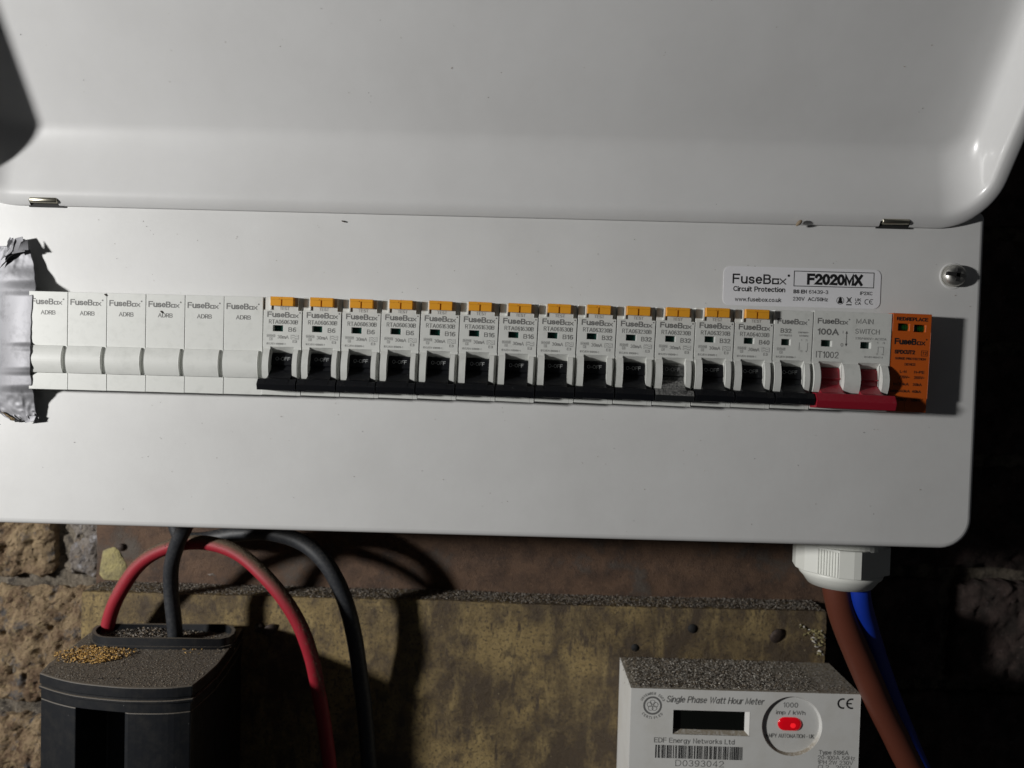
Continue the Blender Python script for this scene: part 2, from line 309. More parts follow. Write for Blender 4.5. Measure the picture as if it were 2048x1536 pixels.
class Ink(MB):
    def pen(s, P, t, y, mi):
        """one pen stroke of width t along P as a mitred strip"""
        P = [Vector(p) for i_, p in enumerate(P) if i_ == 0 or (Vector(p) - Vector(P[i_ - 1])).length > 1e-4]
        if len(P) < 2: return
        cl = (P[0] - P[-1]).length < 1e-3
        v = []; n = len(P)
        for k in range(n):
            a = P[k] - P[k - 1] if k else (P[0] - P[-2] if cl else None); b_ = P[k + 1] - P[k] if k < n - 1 else (P[1] - P[0] if cl else None)
            a = a or b_; b_ = b_ or a; a = a.normalized(); b_ = b_.normalized(); m_ = a + b_
            if m_.length < .1: m_ = b_
            m_.normalize(); nr = Vector((-m_.y, m_.x)); sc_ = min(1 / max(abs(m_.dot(b_)), .3), 1.9) * t / 2
            c = P[k].copy()
            if not cl and k == 0: c -= b_ * t * .5
            if not cl and k == n - 1: c += a * t * .5
            v += [(c.x - nr.x * sc_, y, c.y - nr.y * sc_), (c.x + nr.x * sc_, y, c.y + nr.y * sc_)]
        s.add(v, [(2 * k, 2 * k + 2, 2 * k + 3, 2 * k + 1) for k in range(n - 1)], mi)
    def text(s, txt, x, z, w, h, y=-0.06, al='c', mi=0, bold=0.0, shear=0.0, base=None, fn=None):
        """txt fitted in a w x h box centred (al='c') or starting (al='l') at x, centred on z"""
        L_ = strokes(txt, shear); A_ = [p[0] for st in L_ for p in st]; B_ = [p[1] for st in L_ for p in st]
        x0, x1, y0, y1 = min(A_), max(A_), min(B_), max(B_); t = h * (.125 + max(-.02, bold) * 3.2)
        kx = (w - t) / max(x1 - x0, 1e-6); kz = (h - t) / max(y1 - y0, 1e-6)
        if x1 - x0 < 1e-6: kx = 0
        ox = x - (w / 2 if al == 'c' else 0) + t / 2; o_ = len(s.v)
        for q, st in enumerate(L_): s.pen([(ox + (a - x0) * kx, z - h / 2 + t / 2 + (b_ - y0) * kz) for a, b_ in st], t, y - .012 * (q % 5), mi)
        if fn: s.v[o_:] = [fn(p) for p in s.v[o_:]]
        return s
    def rect(s, x, z, w, h, y=-0.06, mi=0):
        return s.add([(x - w / 2, y, z - h / 2), (x + w / 2, y, z - h / 2), (x + w / 2, y, z + h / 2), (x - w / 2, y, z + h / 2)], [(0, 1, 2, 3)], mi)
    def frame(s, x, z, w, h, t, y=-0.06, mi=0):
        s.rect(x, z + h / 2 - t / 2, w, t, y, mi); s.rect(x, z - h / 2 + t / 2, w, t, y, mi)
        s.rect(x - w / 2 + t / 2, z, t, h - 2 * t, y, mi); s.rect(x + w / 2 - t / 2, z, t, h - 2 * t, y, mi); return s
    def ring(s, x, z, r0, r1, y=-0.06, a0=0, a1=360, n=28, mi=0):
        v = []
        for k in range(n + 1):
            a = R(a0 + (a1 - a0) * k / n)
            v += [(x + r0 * math.cos(a), y, z + r0 * math.sin(a)), (x + r1 * math.cos(a), y, z + r1 * math.sin(a))]
        return s.add(v, [(2 * k, 2 * k + 2, 2 * k + 3, 2 * k + 1) for k in range(n)], mi)
    def logo(s, x, z, w, h, y=-0.06, mi=0, bold=0.02, gap=False, dot=True):
        """the maker's wordmark, its o drawn as a square; w is up to the x, h is the cap height"""
        s.text('FuseB', x, z, w * 0.715, h, y, 'l', mi, bold)
        xh = h * 0.62; q = w * 0.13; cx = x + w * 0.80; cz = z - h / 2 + xh / 2; t = h * 0.15
        s.frame(cx, cz, q, xh, t, y, mi)
        if gap:
            s.rect(cx + q * 0.5, cz + xh * 0.12, t * 1.3, t * .6, y - 0.03, 1)
        s.text('x', x + w * 0.875, z - h / 2 + xh / 2, w * 0.125, xh, y, 'l', mi, bold)
        if dot: s.ring(x + w * 1.045, z + h * 0.42, 0, h * 0.13, y, n=10, mi=mi)
        return s

def chips(name, n, fn, size, mats, flat=0.5, long=1.6, seed=1):
    """loose crumbs: small irregular wedges lying where fn() puts them"""
    rnd = random.Random(seed); b = MB()
    for _ in range(n):
        p, sc1 = fn(rnd); p = Vector(p); r = rnd.uniform(*size) * sc1
        rot = Matrix.Rotation(rnd.uniform(0, 6.28), 3, 'Z') @ Matrix.Rotation(rnd.uniform(-0.5, 0.5), 3, 'X') @ Matrix.Rotation(rnd.uniform(-0.5, 0.5), 3, 'Y')
        q = [(-r * long, -r * .5, 0), (r * long * rnd.uniform(.5, 1), -r * .4, 0), (rnd.uniform(-.4, .4) * r, r * .6, 0), (rnd.uniform(-.5, .5) * r * long, 0, r * flat * 1.6), (r * .3, 0, -r * flat * .5)]
        b.add([p + rot @ Vector(a) for a in q], [(0, 1, 3), (1, 2, 3), (2, 0, 3), (0, 4, 1), (1, 4, 2), (2, 4, 0)], rnd.randrange(len(mats)))
    return b.build(name, mats, recalc=False)

# ================================================================== the wall behind
FW = 148.0                                   # face of the brick pier behind the unit
wall = thing('brick_wall', 'rough old brick wall behind the white enclosure, tan and dark brown', 'wall', (0, FW, 0)); wall['kind'] = 'structure'
def rough_block(x0, x1, y0, y1, z0, z1, step, amp, seed, rnd=5.0):
    """a worn brick: one skin, front face pitted and corners rounded off"""
    b = MB(); nx = max(4, int((x1 - x0) / step)); nz_ = max(4, int((z1 - z0) / step))
    def f(u, v):
        x = x0 + (x1 - x0) * u; z = z0 + (z1 - z0) * v
        e = min(x - x0, x1 - x, z - z0, z1 - z)
        y = y0
        if e < rnd: y += rnd * 0.75 * (1 - e / rnd) ** 2
        p = Vector((x * 0.05 + seed * 7, z * 0.05, seed))
        y += amp * noise.fractal(p, 0.8, 2.1, 6) + amp * 1.6 * max(0, noise.noise(p * 3.1) - 0.18) + amp * .25 * noise.noise(p * 14)
        if e < rnd * 2.2:
            x += 3.4 * noise.noise(p * 2.3 + Vector((9, 0, 0))) + 1.2 * noise.noise(p * 7); z += 3.4 * noise.noise(p * 2.3 + Vector((0, 9, 0))) + 1.2 * noise.noise(p * 8)
        if u in (0, 1) or v in (0, 1): y = max(y, y0 + rnd * 0.6)
        return (x, y, z)
    b.grid(nx, nz_, f)
    n1 = nx + 1
    edge = [i for i in range(n1)] + [j * n1 + nx for j in range(1, nz_ + 1)] + [nz_ * n1 + i for i in range(nx - 1, -1, -1)] + [j * n1 for j in range(nz_ - 1, 0, -1)]
    ring = [b.v[i] for i in edge]; m_ = len(ring)
    b.add(ring + [(x, y1, z) for x, y, z in ring], [(i, (i + 1) % m_, m_ + (i + 1) % m_, m_ + i) for i in range(m_)], 0, False)
    return b
# left pier: joints where the photograph shows them
jx = at(128, 1100, FW).x; jz = at(60, 1157, FW).z; jz2 = at(60, 1412, FW).z
H = jz - jz2
rows = [jz + H * k for k in range(-5, 6)]
bl = 262.0
k = 0
for r_i, zt in enumerate(rows):
    z1, z0 = zt - 4.5, zt - H + 4.5
    zt_off = 0 if (r_i - 5) % 2 else 108
    x = jx + zt_off - bl * 2
    while x < 212:
        xa, xb = x + 5, min(x + bl - 5, 212)
        if xb - xa > 20 and xb > -740 and xa < 212:
            vis = xa < -235 and z0 < -70
            k += 1
            mt = 'brick_grey' if (r_i == 6 and xa > jx - 5 and xa < jx + 30) or (r_i == 3) else 'brick_tan'
            rough_block(xa, xb, -6 + 3 * math.sin(k * 2.1), 30, z0, z1, 1.1 if vis else 6, 4.6 if vis else 2.0, k * 1.37).build('brick', mt, wall, recalc=True)
        x += bl
MB().grid(420, 330, lambda u, v: (-760 + 972 * u, 1.2 + 4.2 * noise.fractal(Vector((u * 53, v * 38, 3)), .8, 2, 5), -480 + 760 * v)).build('mortar', 'mortar', wall)
MB().box(-760, 211, 12, 140, -480, 280).build('pier_core', 'mortar', wall)
# right: the wall steps back
RW = 76.0
k = 0
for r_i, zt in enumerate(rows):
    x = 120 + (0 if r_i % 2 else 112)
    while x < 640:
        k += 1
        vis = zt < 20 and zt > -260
        rough_block(x + 5, x + 219, RW - 4 + 3 * math.sin(k * 1.7), RW + 34, zt - H + 5, zt - 5, 2.5 if vis else 6, 4.0, 60 + k * 1.1).build('brick', 'brick_dark', wall)
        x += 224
MB().grid(90, 100, lambda u, v: (105 + 560 * u, RW + 6 + 3.0 * noise.fractal(Vector((u * 26, v * 33, 8)), 1, 2, 4), -480 + 760 * v)).build('mortar', 'mortar', wall)

# timber behind the unit and the board below it
def board(name, px_l, px_r, zt, zb, y0, y1, m, seed, amp, label):
    xl = at(px_l, 1190, y0).x; xr = at(px_r, 1250, y0).x
    b = MB(); nx, nz_ = 150, 50
    def top(x): return zt + 1.3 * noise.noise(Vector((x * 0.012, seed, 0))) + 0.45 * noise.noise(Vector((x * 0.09, seed, 5)))
    def fr(u, v):
        x = xl + (xr - xl) * u; z = zb + (top(x) - zb) * v
        e = top(x) - z
        y = y0 + amp * noise.fractal(Vector((x * 0.03, z * 0.09, seed)), 1, 2, 4) + (0.8 * (1 - e / 1.5) if e < 1.5 else 0)
        return (x + (0.8 * noise.noise(Vector((z * 0.2, seed, 1))) if u in (0, 1) else 0), y, z)
    b.grid(nx, nz_, fr)
    tp = b.v[nz_ * (nx + 1):]; n_ = len(tp)
    b.add(tp + [(x, y1, z + 0.2) for x, y, z in tp], [(i, i + 1, n_ + i + 1, n_ + i) for i in range(n_ - 1)], 0, True)
    for ii in (0, nx):
        ed = [b.v[j * (nx + 1) + ii] for j in range(nz_ + 1)]; q = len(ed)
        b.add(ed + [(x, y1, z) for x, y, z in ed], [(i, i + 1, q + i + 1, q + i) for i in range(q - 1)])
    return tag(b.build(name, m), label, 'board'), xl, xr
YP, YB = 138.0, 116.0
zl = at(1000, 1207, YB).z
board('timber_plank', 192, 1655, at(640, 1180, YP).z + 130, at(640, 1180, YP).z - 12, YP, YP + 9, 'plank_wood', 3.3, 0.5, 'dark reddish brown timber plank behind the enclosure, above the stained board')
_, bxl, bxr = board('backing_board', 163, 1652, zl, -440, YB, YP - 0.5, 'board_olive', 8.1, 0.35, 'stained olive yellow backing board carrying the meter and service head')
# old patch, nails, holes on the boards
def blob(name, pts, y, m, label, cat, th=1.2, seed=0.0):
    c = sum((Vector(p) for p in pts), Vector()) / len(pts); n = len(pts); v = []
    for fr_, dy in ((1.0, 0.4), (0.9, -th * .7), (0.55, -th)):
        for i, p in enumerate(pts):
            q = c + (Vector(p) - c) * fr_ * (1 + 0.22 * noise.noise(Vector((i, seed, 0)) * 1.7)); v.append((q.x, y + dy, q.z))
    v.append((c.x, y - th, c.z)); f = [(r_ * n + i, r_ * n + (i + 1) % n, (r_ + 1) * n + (i + 1) % n, (r_ + 1) * n + i) for r_ in range(2) for i in range(n)]
    f += [(2 * n + i, 2 * n + (i + 1) % n, 3 * n) for i in range(n)]
    return tag(MB().add(v, f, 0, True).build(name, m), label, cat)
blob('plaster_patch', [at(x, y, YP) for x, y in ((198, 1148), (200, 1120), (207, 1103), (216, 1098), (228, 1096), (236, 1100), (243, 1112), (251, 1128), (250, 1143), (242, 1158), (226, 1162), (208, 1158))], YP - 0.6, 'plaster_old',
     'old yellowish plaster patch on the brown plank left of the red cable', 'plaster patch', 0.3, 2)
def nail(px, py, Y, r, label, tilt=0.3):
    p = at(px, py, Y)
    b = MB().lathe([(0.01, -2.4), (r * .55, -2.3), (r * .95, -1.5), (r, -0.6), (r * .8, 0.2), (r * .4, 0.3), (r * .4, 4)], 'y', 14)
    b.v = [(x + .35 * noise.noise(Vector((x, y, z))), y, z + .35 * noise.noise(Vector((z, x, y)))) for x, y, z in b.v]
    o = b.build('wood_screw', 'rust_iron', loc=p, rot=(tilt, 0, tilt)); tag(o, label, 'screw'); return o
nail(1553, 1270, YB, 5.2, 'large rusty screw head standing proud of the board above the meter')
nail(541, 1258, YB, 5.0, 'lumpy rusty screw head on the board between red cable and service head', 0.5)
nail(519, 1255, YB, 3.0, 'small rusty screw stub beside the lumpy screw head', -0.3)
nail(243, 1093, YP, 2.6, 'small rusty nail head at the top of the plaster patch')
for px, py, r_, lb in ((1270, 1295, 2.6, 'small dark screw hole in the board above the meter\'s left end'), (1385, 1257, 3.2, 'crumbled screw hole in the board above the middle of the meter')):
    p = at(px, py, YB)
    o = MB().lathe([(r_ * 1.0, 0.4), (r_ * .9, -0.62), (0.01, -0.66)], 'y', 9, mi=0).build('hole_shade', ['dark_inside'], loc=p); tag(o, lb, 'screw hole')  # solid near-black disc stands for the shade inside the hole
p0 = [at(x, y, YB - .5) for x, y in ((1606, 1254), (1614, 1262), (1622, 1267), (1630, 1262), (1638, 1266), (1642, 1276), (1630, 1279), (1636, 1290), (1640, 1306), (1632, 1272))]
def flake(r): a = r.choice(p0); return (a.x + r.gauss(0, 1.1), YB - .4 - .5 * r.random(), a.z + r.gauss(0, 1.0)), 1.0
tag(chips('plaster_chip', 70, flake, (.5, 1.5), ['plaster_old', 'chip_pale', 'plaster_old'], flat=.5, seed=44), 'pale yellow flaky plaster chip on the board left of the brown cable', 'plaster chip')

# ================================================================== the enclosure
XL, XR, ZB, ZS = -252.5, 226.9, -87.6, 62.7
unit = thing('consumer_unit', 'white metal consumer unit with its lid open and switches showing', 'fuse box')
def outline(x0, x1, z0, z1, rb, rt, n=10):
    return ([(x1, 0)] and []) + arcpts(x1 - rb, z0 + rb, rb, -90, 0, n) + arcpts(x1 - rt, z1 - rt, rt, 0, 90, n) + arcpts(x0 + rt, z1 - rt, rt, 90, 180, n) + arcpts(x0 + rb, z0 + rb, rb, 180, 270, n)
b = MB(); ZT = 72.0
prof = [(2.6, 0.0), (1.7, 0.12), (0.9, 0.5), (0.3, 1.1), (0.04, 1.9), (0, 2.8), (0, 24)]
rings = []
for ins, y in prof:
    o = outline(XL + ins, XR - ins, ZB + ins, ZT - ins, 14.5 - ins, 4.0 - ins * .8); rings.append([(x, y, z) for x, z in o])
n = len(rings[0])
b.add([p for r_ in rings for p in r_], [(k * n + i, k * n + (i + 1) % n, (k + 1) * n + (i + 1) % n, (k + 1) * n + i) for k in range(len(rings) - 1) for i in range(n)], 0, True)
o = [(p[0], p[2]) for p in rings[0]]
ax0, ax1, az0, az1 = -240.0, 198.6, -22.9, 23.0
top = [(x, z) for x, z in o if z > 0]; bot = [(x, z) for x, z in o if z < 0]
xl, xr = XL + 2.6, XR - 2.6
Y = lambda L_: [(x, 0.0, z) for x, z in L_]
tp = [(xr, az1)] + top + [(xl, az1)]; b.add(Y(tp), [tuple(range(len(tp)))])
bt = [(xl, az0)] + [q for q in bot if q[0] < 0] + [q for q in bot if q[0] > 0] + [(xr, az0)]; b.add(Y(bt), [tuple(range(len(bt)))])
b.add(Y([(xl, az0), (ax0, az0), (ax0, az1), (xl, az1)]), [(0, 1, 2, 3)]); b.add(Y([(ax1, az0), (xr, az0), (xr, az1), (ax1, az1)]), [(0, 1, 2, 3)])
b.add([(x, y, z) for y in (0, 1.4) for x, z in ((ax0, az0), (ax1, az0), (ax1, az1), (ax0, az1))], [(i, (i + 1) % 4, 4 + (i + 1) % 4, 4 + i) for i in range(4)])
b.build('front_cover', 'cover_paint', unit, recalc=False)
b = MB(); i_ = 1.0
b.prism_z([(x, z) for x, z in outline(XL + i_, XR - i_, ZB + i_, ZT - i_, 13, 3)], 0, 1, cap=False)
b.v = [(x, 23 + (YP - 24) * z, y) for x, y, z in b.v]
b.build('back_box', 'cover_paint', unit)
MB().box(XL + 3, XR - 3, 20, 21, ZB + 3, ZT - 3).build('inner_plate', 'dark_inside', unit)

# lid: a shallow pressed tray, hinged at the top edge and tipped towards the room
TH = R(36.0); LH = 158.0
PR = [(0.5, 0.5, 7.0), (0.0, 0.0, 3.0), (0.0, 0.0, 1.3), (0.35, 0.35, 0.4), (1.1, 1.1, 0.03), (3.6, 3.6, 0.0), (5.4, 5.4, 0.1), (6.5, 6.9, 0.7), (7.1, 8.3, 1.9), (7.3, 9.5, 3.4)]
def bez(a, c, e, t): return tuple((1 - t) ** 2 * p + 2 * t * (1 - t) * q + t * t * r_ for p, q, r_ in zip(a, c, e))
for k in range(1, 9): PR.append(bez((7.45, 16.5, 11.0), (7.9, 26.0, 22.0), (18.5, 33.0, 22.0), k / 8) if k else 0)
PR.insert(10, (7.45, 16.5, 11.0)); PR.append((26, 42, 22.05))
def lidpt(x, u, n_): return (x, -1.0 - u * math.sin(TH) + n_ * math.cos(TH), ZS + u * math.cos(TH) + n_ * math.sin(TH))
hx = []                                            # hinge slots: x ranges on the bottom flange
for pa, pb, py in ((57, 118, 405), (1761, 1821, 447)):
    hx.append((at(pa, py, -3).x, at(pb, py, -3).x))
xsb = sorted([v for h in hx for v in h] + [XL + 45, -100, 0, 100, XR - 32])
b = MB(); L_rings = []
for sd, bt_, nn in PR:
    rr = max(24 - sd * 0.9, 5) if sd < 12 else 12 - (sd - 12) * .5; x0, x1, u0, u1 = XL + sd, XR - sd, bt_, LH - sd
    pts = [(x, u0) for x in xsb] + arcpts(x1 - rr, u0 + rr, rr, -90, 0, 14) + arcpts(x1 - rr, u1 - rr, rr, 0, 90, 8) + arcpts(x0 + rr, u1 - rr, rr, 90, 180, 8) + arcpts(x0 + rr, u0 + rr, rr, 180, 270, 14)
    L_rings.append([lidpt(x, u, nn) for x, u in pts])
n = len(L_rings[0]); F = []
slots = [xsb.index(h[0]) for h in hx]
for k in range(len(L_rings) - 1):
    for i in range(n):
        if i in slots and k in (3, 4): continue
        F.append((k * n + i, k * n + (i + 1) % n, (k + 1) * n + (i + 1) % n, (k + 1) * n + i))
b.add([p for r_ in L_rings for p in r_], F + [tuple(range((len(L_rings) - 1) * n, len(L_rings) * n))], 0, True)
b.v = [(x, y, z) for x, y, z in b.v]
lid = b.build('lid', 'lid_paint', unit, recalc=True)
for h in hx:
    c = lidpt(0, 3.3, 0.4); xm = (h[0] + h[1]) / 2; l = h[1] - h[0]
    hg = MB().lathe([(0.01, -l / 2 + .8), (1.3, -l / 2 + .8), (1.5, -l / 2 + 1.1), (1.5, l / 2 - 1.1), (1.3, l / 2 - .8), (0.01, l / 2 - .8)], 'x', 18, (xm, c[1], c[2])).build('hinge_pin', 'pin_steel', unit)
    MB().box(h[0] - 1, h[1] + 1, c[1] + 1.6, c[1] + 2.4, c[2] - 3.0, c[2] + 4).build('hinge_pocket', 'dark_inside', hg)
# cover screw: raised cross-slotted head in a pressed dimple
p = at(1910, 551, -2)
b = MB().lathe([(6.3, 0.02), (5.9, -0.25), (5.4, -0.2), (5.0, 0.25)], 'y', 36, mi=1)
b.lathe([(5.1, 0.3), (5.15, -1.6), (5.0, -2.7), (4.4, -3.6), (3.3, -4.3), (1.8, -4.7), (1.3, -3.9), (0.6, -3.4), (0.01, -3.3)], 'y', 32)
scw = b.build('cover_screw', ['zinc', 'cover_paint'], unit, loc=(p.x, 0, p.z))
for a, l in ((8, 7.8), (98, 6.0)):
    MB().box(-l / 2 - (1.0 if a == 8 else 0), l / 2 - (1.0 if a == 8 else 0), -4.85, -3.0, -0.85, 0.85).build('slot_shade', 'dark_inside', scw, rot=(0, R(a), 0))  # raised near-black bars stand for the shade in the cross slots
# rating label
lp = [at(x, y, 0) for x, y in ((1448, 532), (1762, 541), (1758, 617), (1445, 610))]
lx0, lx1, lz0, lz1 = lp[0].x, lp[1].x, lp[3].z, lp[0].z
lw, lh = lx1 - lx0, lz1 - lz0
lo = arcpts(lw - 3, 3, 3, -90, 0, 5) + arcpts(lw - 3, lh - 3, 3, 0, 90, 5) + arcpts(3, lh - 3, 3, 90, 180, 5) + arcpts(3, 3, 3, 180, 270, 5)
b = MB().prism_z(lo, 0.0, 0.22); b.v = [(x, -z, y) for x, y, z in b.v]
lab = b.build('rating_label', 'label_vinyl', unit, loc=(lx0, -0.02, lz0))
k = lw / 1895.0                                     # label artwork measured in the enlarged photograph
def LX(x): return (x - 45) * k
def LZ(x, y): return lh - (y - 78 - (x - 45) * 0.0262) * k
ink = Ink()
ink.logo(LX(152), LZ(150, 228), 648 * k, 118 * k, -0.26, gap=True, bold=0.010)
ink.text('Circuit Protection', LX(478), LZ(478, 358), 628 * k, 62 * k, -0.26, bold=0.016)
ink.text('www.fusebox.co.uk', LX(468), LZ(468, 483), 560 * k, 52 * k, -0.26, bold=0.004)
ink.frame(LX(1375), LZ(1375, 242), 970 * k, 188 * k, 9 * k, -0.26)
ink.text('F2020MX', LX(1385), LZ(1385, 245), 670 * k, 136 * k, -0.26, bold=0.035)
ink.text('BS EN', LX(892), LZ(892, 385), 162 * k, 46 * k, -0.26, 'l', bold=0.03)
ink.text('61439-3', LX(1078), LZ(1078, 390), 232 * k, 46 * k, -0.26, 'l', bold=0.004)
ink.text('230V  AC/50Hz', LX(888), LZ(888, 473), 422 * k, 50 * k, -0.26, 'l', bold=0.004)
ink.text('IP2XC', LX(1770), LZ(1770, 410), 148 * k, 42 * k, -0.26, bold=0.01)
ink.ring(LX(1460), LZ(1460, 497), 40 * k, 46 * k, -0.26); ink.rect(LX(1460), LZ(1460, 512), 52 * k, 34 * k, -0.26); ink.ring(LX(1460), LZ(1460, 480), 0, 20 * k, -0.26); ink.rect(LX(1460), LZ(1460, 468), 10 * k, 30 * k, -0.26)
cx, cz = LX(1566), LZ(1566, 490)
ink.rect(cx, LZ(1566, 547), 66 * k, 13 * k, -0.26); ink.text('X', cx, cz, 62 * k, 72 * k, -0.26); ink.frame(cx, cz, 34 * k, 44 * k, 5 * k, -0.28)
ink.text('UK', LX(1675), LZ(1675, 488), 68 * k, 36 * k, -0.26, bold=0.015); ink.text('CA', LX(1675), LZ(1675, 530), 72 * k, 36 * k, -0.26, bold=0.015)
ink.ring(LX(1785), LZ(1785, 512), 24 * k, 32 * k, -0.26, 60, 300); ink.ring(LX(1840), LZ(1840, 512), 24 * k, 32 * k, -0.26, 60, 300); ink.rect(LX(1828), LZ(1828, 512), 30 * k, 8 * k, -0.26)
ink.build('lettering', ['print_black', 'label_vinyl'], lab)

# ================================================================== the modules
YF = -10.0
def horn(x0, x1, zt, zb, sag, end=0.4, n=12, back=0.6, lift=0.0):
    pr = [(back, zt)]
    for k in range(n + 1):
        t = k / n; z = zt + (zb - zt) * t
        pr.append((-(sag * math.sin(math.pi * (0.05 + (0.93 - end * 0.3) * t)) ** 0.7) - lift, z))
    pr.append((back, zb)); return pr
def body_blank():
    b = MB(); b.relief([-8.86, 8.86], [-22.5, -14.75, -2.3, 22.5], lambda x, z: 0.25 if z < -14.8 else 0.0, 14)
    b.prism_x(horn(0, 0, -2.3, -14.75, 2.5, 0.15), -8.7, 7.3, 0); return b
def common(tp, t, kind, dusty=False):
    """horns, well, handle shared by every breaker; t is the thing"""
def rc_body(test=True, wx=(-4.35, 0.3), wz=(6.8, 9.6)):
    b = MB()
    def f(x, z):
        if z > 16.5 and test:
            if x < -5.7: return 0.9
            if x > 6.9: return 2.2
            return 0.0
        if wx[0] < x < wx[1] and wz[0] < z < wz[1]: return 2.4
        if -5.3 < x < 5.5 and -20.2 < z < -0.3: return 8.0
        if z < -20.2: return 0.25
        if z < -14.6: return 0.6
        return 0.0
    b.relief(sorted({-8.78, -5.7, -5.3, wx[0], wx[1], 5.5, 6.9, 8.78}), sorted({-22.5, -20.2, -14.6, -0.3, wz[0], wz[1], 16.5, 22.5}), f, 14)
    b.prism_x(horn(0, 0, -1.4, -14.75, 3.0), -8.25, -5.3); b.prism_x(horn(0, 0, -1.4, -14.75, 3.0), 5.5, 7.85)
    b.add([(-5.3, 0.0, -0.3), (5.5, 0.0, -0.3), (5.5, 5.2, -4.2), (-5.3, 5.2, -4.2)], [(0, 1, 2, 3)])   # sloping lip of the switch well
    if test: b.box(-5.75, -5.0, -0.55, 1.5, 16.6, 22.4); b.box(-5.0, 5.5, -0.35, 1, 21.9, 22.45)
    return b
HP = [(8, -3.2), (3.1, -3.2), (2.2, -4.0), (1.1, -8.6), (1.7, -9.2), (1.2, -10.9), (-4.2, -14.4), (-6.2, -14.8), (-7.7, -17.2), (-6.8, -19.9), (-2, -20.3), (8, -20.3)]
def handle(m, x0=-8.75, x1=8.55, wells=((-5.15, 5.35),)):
    b = MB()
    for wa, wb in wells: b.prism_x(HP, wa, wb)
    b.prism_x([(0.2, -14.95), (-6.0, -14.95), (-7.85, -17.3), (-7.0, -19.95), (0.2, -20.2)], x0, x1)
    return b.mesh('handle', [m])
MESH = {}
def shared(key, fn):
    if key not in MESH: MESH[key] = fn()
    return MESH[key]
def part(name, me, parent, loc=None, rot=None):
    o = bpy.data.objects.new(name, me); C.objects.link(o); o.parent = parent
    if loc is not None: o.location = Vector(loc) * S
    if rot is not None: o.rotation_euler = rot
    return o
def off_text(y=1.75, z=-5.5):
    i = Ink(); i.text('O-OFF', 0, 0, 6.7, 1.75, 0, bold=-0.004); return i.mesh('lettering', ['print_white'])
TILT = -math.atan2(1.1, 4.6)
def small_marks(i, l='6000'):
    i.frame(-5.2, 4.75, 3.7, 1.35, 0.12, mi=1); i.text(l, -5.2, 4.75, 3.0, 0.85, mi=1); i.frame(-5.2, 3.25, 1.3, 1.3, 0.12, mi=1); i.text('3', -5.2, 3.25, 0.6, 0.85, mi=1)
def wave(i, x, z, w, mi=1):
    n = 12; v = []
    for k in range(n + 1):
        q = x - w / 2 + w * k / n; zz = z + 0.32 * math.sin(6.28 * k / n); v += [(q, -0.06, zz - 0.09), (q, -0.06, zz + 0.09)]
    i.add(v, [(2 * k, 2 * k + 2, 2 * k + 3, 2 * k + 1) for k in range(n)], mi)
def rc_text(code, rating):
    i = Ink(); i.text('TEST', 0.8, 17.3, 4.5, 1.35, mi=1)
    i.logo(-7.1, 14.5, 14.3, 2.6); i.text(code, 0.35, 11.2, 13.3, 1.95, bold=-0.004)
    i.text(rating, 4.9 if len(rating) > 2 else 4.5, 7.8, 4.7 if len(rating) > 2 else 3.5, 2.1, bold=0.006)
    i.text('30mA', 0.35, 4.3, 5.1, 1.6, mi=1, bold=0.0); small_marks(i, '6000')
    i.frame(5.75, 4.4, 3.6, 2.0, 0.12, mi=1); wave(i, 5.75, 4.85, 2.6); wave(i, 5.75, 3.95, 2.6); i.text('E3', 5.75, 2.35, 1.9, 1.2, mi=1, bold=0.01)
    i.text('IEC/EN 61009-1', -7.1, 1.1, 8.6, 0.95, al='l', mi=1)
    return i.mesh('lettering', ['print_grey', 'print_pale'])
def test_button():
    b = MB(); b.relief([-4.9, 0.0, 0.55, 5.5], [18.35, 21.2, 22.45], lambda x, z: -2.0 if 0 < x < 0.55 and z < 21.2 else (-3.1 if x < 0 else -3.25), -0.1)
    b.box(-1.0, -0.6, -3.2, -3.0, 21.3, 21.7); return b.mesh('test_button', ['test_yellow'])
def wmesh(wx, wz): return MB().add([(wx[0], 2.2, wz[0]), (wx[1], 2.2, wz[0]), (wx[1], 2.2, wz[1]), (wx[0], 2.2, wz[1])], [(0, 1, 2, 3)]).mesh('indicator_window', ['window_green'])
def mod_loc(i, w=1): return (18.0 * (i - 12) + 9.0 * w, YF, 0)
ordl = ['first', 'second', 'third', 'fourth', 'fifth', 'sixth']
# six blanks
BL = ['plain white blank module touching the silver tape, leftmost of the six', 'second blank module from the silver tape, dark crumb at its top right',
      'third blank module from the tape, with dark crumbs along its top edge', 'fourth blank module from the tape, dark speck above its small lettering',
      'second blank module left of the first black-handled breaker', 'plain white blank module directly beside the first black-handled breaker']
def blank_text():
    i = Ink(); i.logo(-7.9, 17.9, 14.2, 2.75, bold=0.016); i.text('ADRB', -0.1, 12.9, 6.7, 2.0, bold=0.002); return i.mesh('lettering', ['print_grey'])
rl = random.Random(3)
for i in range(6):
    t = thing('blanking_module', BL[i], 'blank module', mod_loc(i), (0, R(rl.uniform(0, .35)), 0), 'blank modules in the row')
    part('module_body', shared('blank', lambda: body_blank().mesh('module_body', ['blank_plastic'])), t)
    part('lettering', shared('blank_text', blank_text), t)
